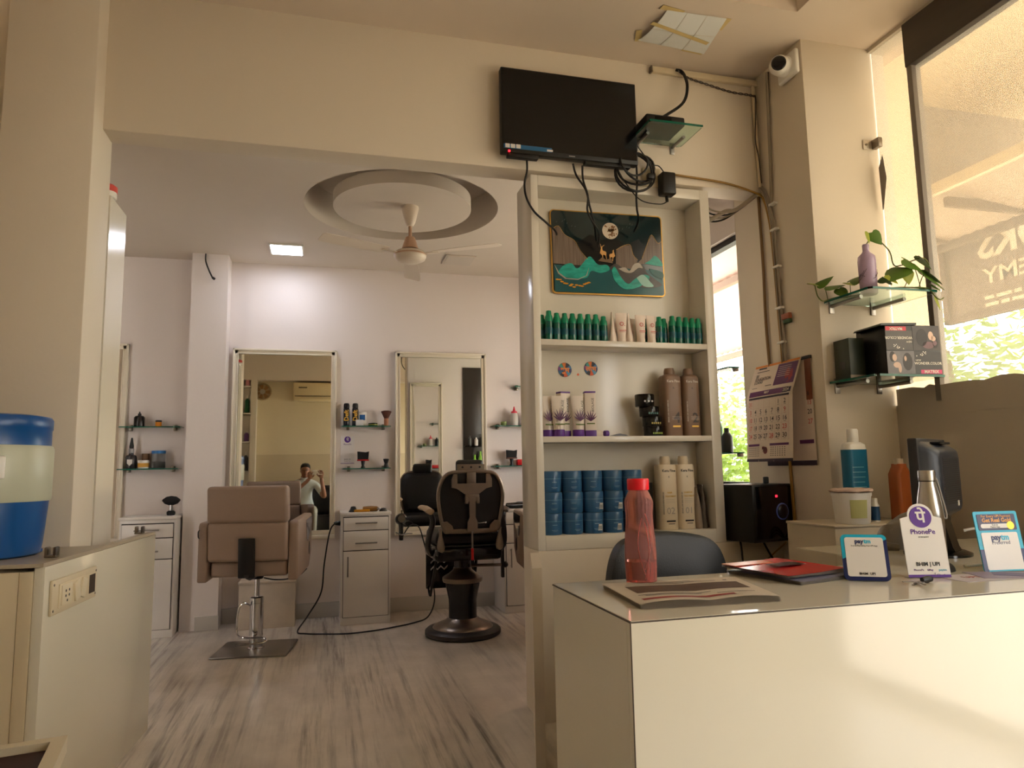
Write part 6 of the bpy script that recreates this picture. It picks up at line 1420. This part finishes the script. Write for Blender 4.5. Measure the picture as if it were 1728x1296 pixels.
B().tube([(-.16, -.02, .02), (-.17, -.05, .015), (-.14, -.07, .01)], .015, 6, 4).build('bag_knot', MATS['grey_bag'], t)

# ---- black office chair behind the counter
t = thing('office_chair', 'black leather office chair behind the counter', 'chair', (1.12, 2.42, 0), radians(4))
out = [(-.20, .56), (-.225, .70), (-.22, .80), (-.19, .875), (-.13, .91), (0, .925), (.13, .91), (.19, .875), (.22, .80), (.225, .70), (.20, .56)]
O4 = catmull([Vector((x, 0, z)) for x, z in out], 4)
def yb_(x, z): return .10+.02-.9*x*x-.05*(z-.6)
b = B().loft([[(p.x*k, yb_(p.x*k, p.z)+dy-.26, .72+(p.z-.72)*k) for p in O4] for dy, k in ((-.035, .93), (-.025, 1), (.02, 1), (.035, .92))])
b.build('backrest', black_l, t)
B().box(-.18, .22, -.20, .26, .43, .52, .04, 4).build('seat', black_l, t)
B().box(-.03, .03, -.22, -.19, .40, .62, .01).build('back_support', black, t)
B().lathe([(.03, .10), (.03, .25), (.02, .25), (.02, .43)], n=16).build('gas_column', chrome, t)
for k in range(5):
    a = 2*pi*k/5; l = B().tube([(0, 0, .12), (.15*cos(a), .15*sin(a), .075)], .018, 8, 0, (1.2, .8)).build('base_leg', black, t)
    B().lathe([(.025, -.02), (.028, 0), (.025, .02)], (.15*cos(a), .15*sin(a), .0285), 14, 'x').build('caster', black, l)
# ================================================================ LEFT COUNTER, WATER JUG, LOW TABLE
t = thing('side_counter', 'cream laminated side counter with a slanted panel beside the left pillar', 'counter', (-.826, 2.53, 0))
ang = math.atan2(-.755+.826, 3.69-2.53)
b = B().box(-.03, 0, 0, 1.162, 0, .872, .001); b.xf(Matrix.Rotation(-ang, 4, 'Z')); b.build('side_panel', lam, t)
B().box(-1.2, -.07, .0, .53, 0, .86, .001).build('body', M('beige_laminate', (206, 190, 158), .4, var=.02), t)
B().box(-.069, -.031, -.002, .02, 0, .86, .001).build('corner_strip', MATS['beige_laminate'], t)
b = B().prism([(-1.2, -.01), (-.002, -.01), (.0685, 1.16), (.035, 1.16), (.0, .56), (-.02, .548), (-1.2, .548)], .873, .885, 'xy'); b.build('top_board', M('grey_white_top', (176, 164, 142), .35), t)
# switchboard on the panel
t = thing('switch_board', 'ivory switch board with a socket and loose switches on the side counter panel', 'switch board', (-.8265, 2.53, 0), -ang)
def sbx(nm, y0, y1, z0, z1, x0, x1, m, r=.002, par=None): return B().box(x0, x1, y0, y1, z0, z1, r).build(nm, m, par or t)
sbx('cover_plate', .035, .405, .715, .825, .001, .011, off_p, .004)
sbx('inner_frame', .08, .385, .732, .808, .010, .015, M('aged_ivory', (222, 208, 176), .4), .003)
so = sbx('socket', .092, .17, .738, .802, .014, .019, M('socket_ivory', (228, 216, 188), .35), .003)
for (y, z) in ((.118, .782), (.144, .782), (.118, .766), (.144, .766), (.131, .75)): B().lathe([(.0045, .0), (.0045, .0195), (0, .0196)], (0, y, z), 8, 'x').build('pin_hole', black, so)
for k, (y, tl) in enumerate(((.19, .3), (.245, -.3))):
    b = B().box(-.004, .006, -.02, .02, -.032, .032, .002); b.xf(Matrix.Translation((.016, y+.02, .77)) @ Matrix.Rotation(tl, 4, 'X')); b.build('rocker_switch', MATS['socket_ivory'], t)
sbx('empty_slot', .20, .225, .74, .80, .0145, .0155, black, 0); sbx('empty_slot', .325, .378, .738, .802, .0145, .0158, M('dark_brown_slot', (60, 46, 34), .7), 0)
for y in (.045, .395):
    for z in (.73, .81): B().lathe([(.004, .011), (.004, .0125), (0, .0125)], (0, y, z), 8, 'x').build('screw', clip_m, t)
# glass clamps left on the counter
for k, (x, y) in enumerate(((-.865, 2.70), (-.80, 3.58))):
    t = thing('glass_clamp', ('dark glass clamp on the counter edge beside the blue jug', 'dark glass clamp at the far end of the side counter')[k], 'clamp', (x, y, .8855), -ang, 'glass clamps on the side counter')
    B().box(-.018, -.008, -.016, .016, 0, .034, .004).build('rear_jaw', clip_m, t); B().box(.008, .018, -.016, .016, 0, .034, .004).build('front_jaw', M('dark_clip', (74, 66, 60), .4, .6), t); B().box(-.018, .018, -.016, .016, 0, .008, .002).build('foot', clip_m, t)
# water jug
t = thing('water_jug', 'large blue insulated water jug with a pale middle band on the side counter', 'water jug', (-1.125, 2.81, .8855))
R_ = .2; blue = M('jug_blue', (16, 78, 142), .3, var=.05, vscale=4); pale = M('jug_pale', (190, 192, 170), .35, var=.03)
B().lathe([(R_*.86, 0), (R_*.9, .006), (R_*.93, .04), (R_*.98, .17), (R_*.985, .185)], n=48).build('lower_shell', blue, t)
B().lathe([(R_*1.0, .183), (R_*1.02, .19), (R_*1.025, .36), (R_*1.0, .372)], n=48).build('middle_band', pale, t)
B().lathe([(R_*.98, .37), (R_*.975, .425), (R_*.99, .43), (R_*.99, .462), (R_*.96, .472), (R_*.8, .478), (0, .48)], n=48).build('lid', blue, t)
for k in range(4): B().box(-.02, .02, -.012, .012, 0, .012, .003).xf(Matrix.Translation((R_*.86*cos(k*pi/2+.6), R_*.86*sin(k*pi/2+.6), -.0))).build('foot', blue, t)
B().box(-.05, .05, -R_*1.06-.012, -R_*.98, .26, .335, .006).xf(Matrix.Rotation(.42, 4, 'Z')).build('tap_plate', white_p, t)
b_ = B().tube([(0, -R_*1.05, .29), (0, -R_*1.05-.04, .29), (0, -R_*1.05-.05, .26)], .012, 10, 3).xf(Matrix.Rotation(.42, 4, 'Z')).build('tap', white_p, t)
# low table in the corner
t = thing('low_table', 'low table with a white mitred frame around a dark maroon top', 'table', (-.66, 2.26, 0), radians(10))
fw_ = .035; L_, D_ = .75, .42
wf_ = M('white_painted_wood', (216, 204, 176), .45)
for nm, poly in (('frame_rail', [(-L_, 0), (0, 0), (-fw_, -fw_), (-L_+fw_, -fw_)]), ('frame_rail', [(-L_, -D_), (0, -D_), (-fw_, -D_+fw_), (-L_+fw_, -D_+fw_)]), ('frame_rail', [(0, 0), (0, -D_), (-fw_, -D_+fw_), (-fw_, -fw_)]), ('frame_rail', [(-L_, 0), (-L_, -D_), (-L_+fw_, -D_+fw_), (-L_+fw_, -fw_)])):
    B().prism(poly, .41, .452, 'xy').build(nm, wf_, t)
B().box(-L_+fw_, -fw_, -D_+fw_, -fw_, .415, .432).build('table_top', M('dark_maroon_board', (48, 14, 16), .6, var=.2), t)
for x in (-.03, -L_+.03):
    for y in (-.03, -D_+.03): B().box(x-.018, x+.018, y-.018, y+.018, 0, .41, .002).build('leg', wf_, t)

# ================================================================ BEHIND THE CAMERA (seen in the mirror)
# air conditioner
t = thing('air_conditioner', 'cream wall-mounted split air conditioner above the sofa, seen in the mirror', 'air conditioner', (-.06, -.6, 2.37))
acm = M('aircon_cream', (226, 208, 164), .35)
B().box(-.45, .45, -.20, 0, 0, .32, .03, 4).build('casing', acm, t)
B().box(-.44, .44, 0, .012, .09, .31, .008).build('front_panel', acm, t)
B().box(-.40, .40, -.01, .016, .02, .075, .006).build('louvre', acm, t); B().box(-.42, .42, -.002, .006, .078, .088).build('gap_line', M('brown_gap', (80, 66, 46), .6), t)
B().box(-.36, -.22, .012, .014, .22, .24).build('badge', MATS['brown_gap'], t)
# open shelf niche beside the white post
t = thing('niche_shelf', 'white open shelves beside the white post, seen at the edge of the mirror', 'shelf unit', (-1.42, -.69, 0))
B().box(-.22, -.205, -.10, .10, 0, 2.62).build('side_panel', lam_w, t); B().box(-.205, .228, -.10, -.09, 0, 2.62).build('back_panel', lam_w, t)
for z in (.10, .68, 1.17, 1.66, 2.14, 2.60): B().box(-.205, .228, -.09, .10, z, z+.02, .001).build('shelf_board', lam_w, t)
random.seed(5)
cols = [('pink_bottle', (214, 150, 160)), ('dark_green_bottle', (30, 92, 56)), ('black_bottle', (24, 22, 22)), ('white_bottle', (226, 222, 214)), ('purple_bottle', (110, 70, 130))]
for z, lvl, items in ((2.621, 'top', ((-1.25, 0, .16), (-1.36, 0, .12))), (2.161, 'second', ((-1.25, 1, .30), (-1.36, 1, .26))), (1.681, 'third', ((-1.25, 4, .18), (-1.36, 1, .16))), (1.191, 'fourth', ((-1.25, 2, .32), (-1.345, 3, .26)))):
    for k, (x, c, h) in enumerate(items):
        nm, rgb = cols[c]
        lathe_item(nm, '%s on the %s niche shelf, %s, seen in the mirror' % (nm.replace('_', ' '), lvl, ('next to the post', 'away from the post')[k]), 'bottle', (x, -.66, z), [(.036, 0), (.038, .005), (.038, h*.7), (.014, h*.82)], M('shop_'+nm, rgb, .35), [('cap', [(.014, h*.8), (.015, h), (0, h)], white_p if c != 3 else black)], n=14)
# exhaust fan
t = thing('exhaust_fan', 'round exhaust fan in the back wall beside the white post, seen in the mirror', 'exhaust fan', (-1.02, -.799, 2.54))
B().lathe([(.15, 0), (.15, .03), (.13, .035), (.125, .01)], n=32, axis='y').build('ring', M('fan_ring', (170, 146, 108), .5), t)
B().lathe([(.13, .0), (.13, .004), (0, .004)], n=32, axis='y').build('dark_well', M('dark_brown_well', (46, 34, 24), .7), t)
B().lathe([(.045, .01), (.045, .04), (0, .045)], n=20, axis='y').build('hub', M('hub_grey', (180, 170, 150), .4), t)
for k in range(7):
    b = B().prism([(.04, -.018), (.122, -.04), (.122, .03), (.04, .012)], .012, .016, 'xz'); b.xf(Matrix.Rotation(2*pi*k/7, 4, 'Y')); b.build('blade', M('fan_blade_bronze', (150, 112, 70), .35, .5), t)
# sofa
t = thing('sofa', 'dark sofa the photographer sits on, seen in the mirror', 'sofa', (-.3, -.42, 0))
B().box(-.75, .8, -.32, .30, .12, .44, .04, 3).build('seat', black_l, t); B().box(-.75, .8, -.35, -.18, .44, .92, .05, 3).build('backrest', black_l, t)
for s in (-.82, .87): B().box(s-.07, s+.07, -.35, .30, .12, .62, .03, 3).build('arm', black_l, t)
for x in (-.8, .85):
    for y in (-.3, .25): B().box(x-.03, x+.03, y-.03, y+.03, 0, .12).build('foot', black, t)

# ---- the photographer
def skin_mesh(verts, edges, radii, root, sub=2):
    me = bpy.data.meshes.new('sk'); me.from_pydata(verts, edges, []); o = bpy.data.objects.new('sk', me); COL.objects.link(o)
    md = o.modifiers.new('s', 'SKIN'); md.use_smooth_shade = True
    sv = me.skin_vertices[0].data
    for i, r in enumerate(radii): sv[i].radius = (r, r) if not isinstance(r, tuple) else r; sv[i].use_root = (i == root)
    o.modifiers.new('d', 'SUBSURF').levels = sub
    dg = bpy.context.evaluated_depsgraph_get(); dg.update(); m2 = bpy.data.meshes.new_from_object(o.evaluated_get(dg)); bpy.data.objects.remove(o); bpy.data.meshes.remove(me)
    return m2
px, py = -.30, -.40
person = thing('person', 'seated person in a pale shirt holding up a phone, seen in the mirror', 'person', (px, py, .44))
V = []; E_ = []; Rr = []
def add(p, r, parent=None):
    V.append((p[0]-px, p[1]-py, p[2]-.44)); Rr.append(r)
    if parent is not None: E_.append((parent, len(V)-1))
    return len(V)-1
pel = add((px, py-.02, .54), (.15, .12)); abd = add((px, py-.04, .68), (.14, .105), pel); che = add((px, py-.03, .86), (.155, .115), abd); ush = add((px, py-.02, .98), (.10, .085), che); nek = add((px+.005, py+.0, 1.045), .052, ush); nk2 = add((px+.01, py+.02, 1.085), .05, nek)
for s, pts in ((1, [((px+.15, py-.02, .955), .068), ((px+.205, py+.0, .93), .062), ((px+.29, py+.10, .80), .048), ((px+.33, py+.16, .74), .043), ((px+.31, py+.26, .87), .037), ((px+.285, py+.33, 1.0), .031), ((px+.28, py+.355, 1.06), .028)]), (-1, [((px-.15, py-.02, .955), .068), ((px-.205, py+.0, .92), .062), ((px-.235, py+.10, .80), .048), ((px-.225, py+.16, .755), .043), ((px-.10, py+.25, .87), .037), ((px+.05, py+.32, 1.0), .031), ((px+.095, py+.35, 1.05), .028)])):
    pr_ = ush
    for p, r in pts: pr_ = add(p, r, pr_)
for s in (1, -1):
    pr_ = pel
    for p, r in (((px+s*.10, py+.04, .53), .095), ((px+s*.14, py+.22, .535), .085), ((px+s*.17, py+.44, .53), .066), ((px+s*.17, py+.47, .49), .06), ((px+s*.17, py+.46, .28), .05), ((px+s*.17, py+.44, .09), .04), ((px+s*.17, py+.47, .05), .042), ((px+s*.18, py+.60, .035), .035)): pr_ = add(p, r, pr_)
me = skin_mesh(V, E_, Rr, 0, 2)
skin = M('skin_tone', (150, 104, 80), .5); shirt = M('pale_grey_shirt', (196, 204, 200), .7, bump=.2, bscale=30); trou = M('light_grey_trousers', (160, 160, 148), .7); shoe = M('dark_shoes', (40, 34, 30), .5)
for m_ in (skin, shirt, trou, shoe): me.materials.append(m_)
for p in me.polygons:
    c = p.center; z = c.z+.44; X_ = c.x; Y_ = c.y
    if z < .10: k = 3
    elif z < .62 and (Y_ > .02 or z < .60): k = 2
    elif z > 1.03 or (Y_ > .13 and z > .70): k = 0
    else: k = 1
    p.material_index = k
me.shade_smooth(); body = bpy.data.objects.new('body', me); COL.objects.link(body); body.parent = person
# head with face and hair
hc_ = Vector((.02, .055, .735))
b = B().loft([[(hc_.x+rx*cos(a), hc_.y+dy+ry*sin(a), hc_.z+z) for a in [2*pi*i/20 for i in range(20)]] for z, rx, ry, dy in ((-.118, .022, .025, .045), (-.108, .042, .05, .03), (-.08, .058, .075, .012), (-.04, .068, .09, .004), (0, .073, .098, 0), (.04, .074, .1, -.004), (.08, .066, .09, -.006), (.105, .045, .062, -.006), (.115, .02, .03, -.006))]); hd = b.build('head', skin, person, 80)
B().loft([[(hc_.x+w_*cos(a), hc_.y+.098+dy+w_*.8*sin(a), hc_.z+z) for a in [2*pi*i/10 for i in range(10)]] for z, w_, dy in ((.012, .006, -.008), (-.015, .010, .006), (-.028, .014, .012), (-.036, .008, .002))]).build('nose', skin, hd)
for s in (-1, 1):
    B().sphere((hc_.x+s*.03, hc_.y+.086, hc_.z+.006), .011, .008, .006, 10, 6).build('eye', M('eye_dark', (40, 30, 26), .3), hd); B().box(hc_.x+s*.016, hc_.x+s*.046, hc_.y+.088, hc_.y+.096, hc_.z+.02, hc_.z+.026, .002).build('eyebrow', M('hair_black', (18, 15, 14), .6), hd)
    B().sphere((hc_.x+s*.074, hc_.y+.0, hc_.z-.005), .01, .02, .03, 10, 8).build('ear', skin, hd)
B().box(hc_.x-.024, hc_.x+.024, hc_.y+.084, hc_.y+.092, hc_.z-.062, hc_.z-.054, .003).build('mouth', M('lip_tone', (120, 66, 58), .5), hd)
b = B().loft([[(hc_.x+rx*cos(a), hc_.y+dy+ry*sin(a), hc_.z+z+(.03*max(0, sin(a)) if z < .06 else 0)) for a in [2*pi*i/20 for i in range(20)]] for z, rx, ry, dy in ((-.03, .07, .07, -.03), (.0, .078, .085, -.022), (.045, .081, .104, -.008), (.085, .075, .1, -.006), (.118, .05, .068, -.008), (.128, .015, .02, -.008))]); b.build('hair', MATS['hair_black'], person, 80)
B().tube([(hc_.x+.075*sin(a), hc_.y+.02+.085*cos(a), hc_.z+.008) for a in [-1.5+3.0*i/14 for i in range(15)]], .003, 6).build('glasses', M('glasses_dark', (24, 22, 22), .3), hd)
# hands: palm plus five fingers closed on the phone edge
def hand(wrist, s):
    w0 = Vector(wrist); b = B()
    b.loft([[(w0.x+rx*cos(a), w0.y+dy+.013*sin(a), w0.z+z) for a in [2*pi*i/12 for i in range(12)]] for z, rx, dy in ((-.005, .026, 0), (.02, .036, .004), (.05, .041, .01), (.07, .038, .016))])
    for i, (dx, L) in enumerate(((-.03, .055), (-.01, .065), (.01, .06), (.029, .048))):
        p = w0+Vector((dx, .014, .062)); b.tube([p, p+Vector((0, .016, L*.5)), p+Vector((-s*.012, .032, L*.75)), p+Vector((-s*.02, .026, L*.95))], .0085, 8, 3, (1, .8))
    p = w0+Vector((-s*.034, .004, .022)); b.tube([p, p+Vector((-s*.022, .012, .02)), p+Vector((-s*.03, .022, .045))], .0105, 8, 3, (1, .8)); b.build('hand', skin, person, 70)
hand((px+.275-px, py+.36-py, 1.06-.44), 1); hand((.10, .355, 1.045-.44), -1)
b = B().tube([(.0-.05, .015, .615), (-.01, .055, .60), (.03, .05, .61), (.06, .01, .63)], .014, 8, 4).build('collar', shirt, person)
# phone: its lens is where the picture is taken from
t = thing('mobile_phone', 'pale mobile phone held sideways by the photographer, seen in the mirror', 'phone', (-.085, -.020, 1.105))
B().box(-.082, .082, -.005, .004, 0, .078, .004).build('case', M('phone_pale', (232, 226, 214), .25), t); B().box(.062, .08, .004, .0055, .03, .072, .002).build('lens_block', black_g, t); B().box(-.078, .078, -.0058, -.005, .004, .074).build('screen', M('phone_screen', (120, 120, 110), .2), t)
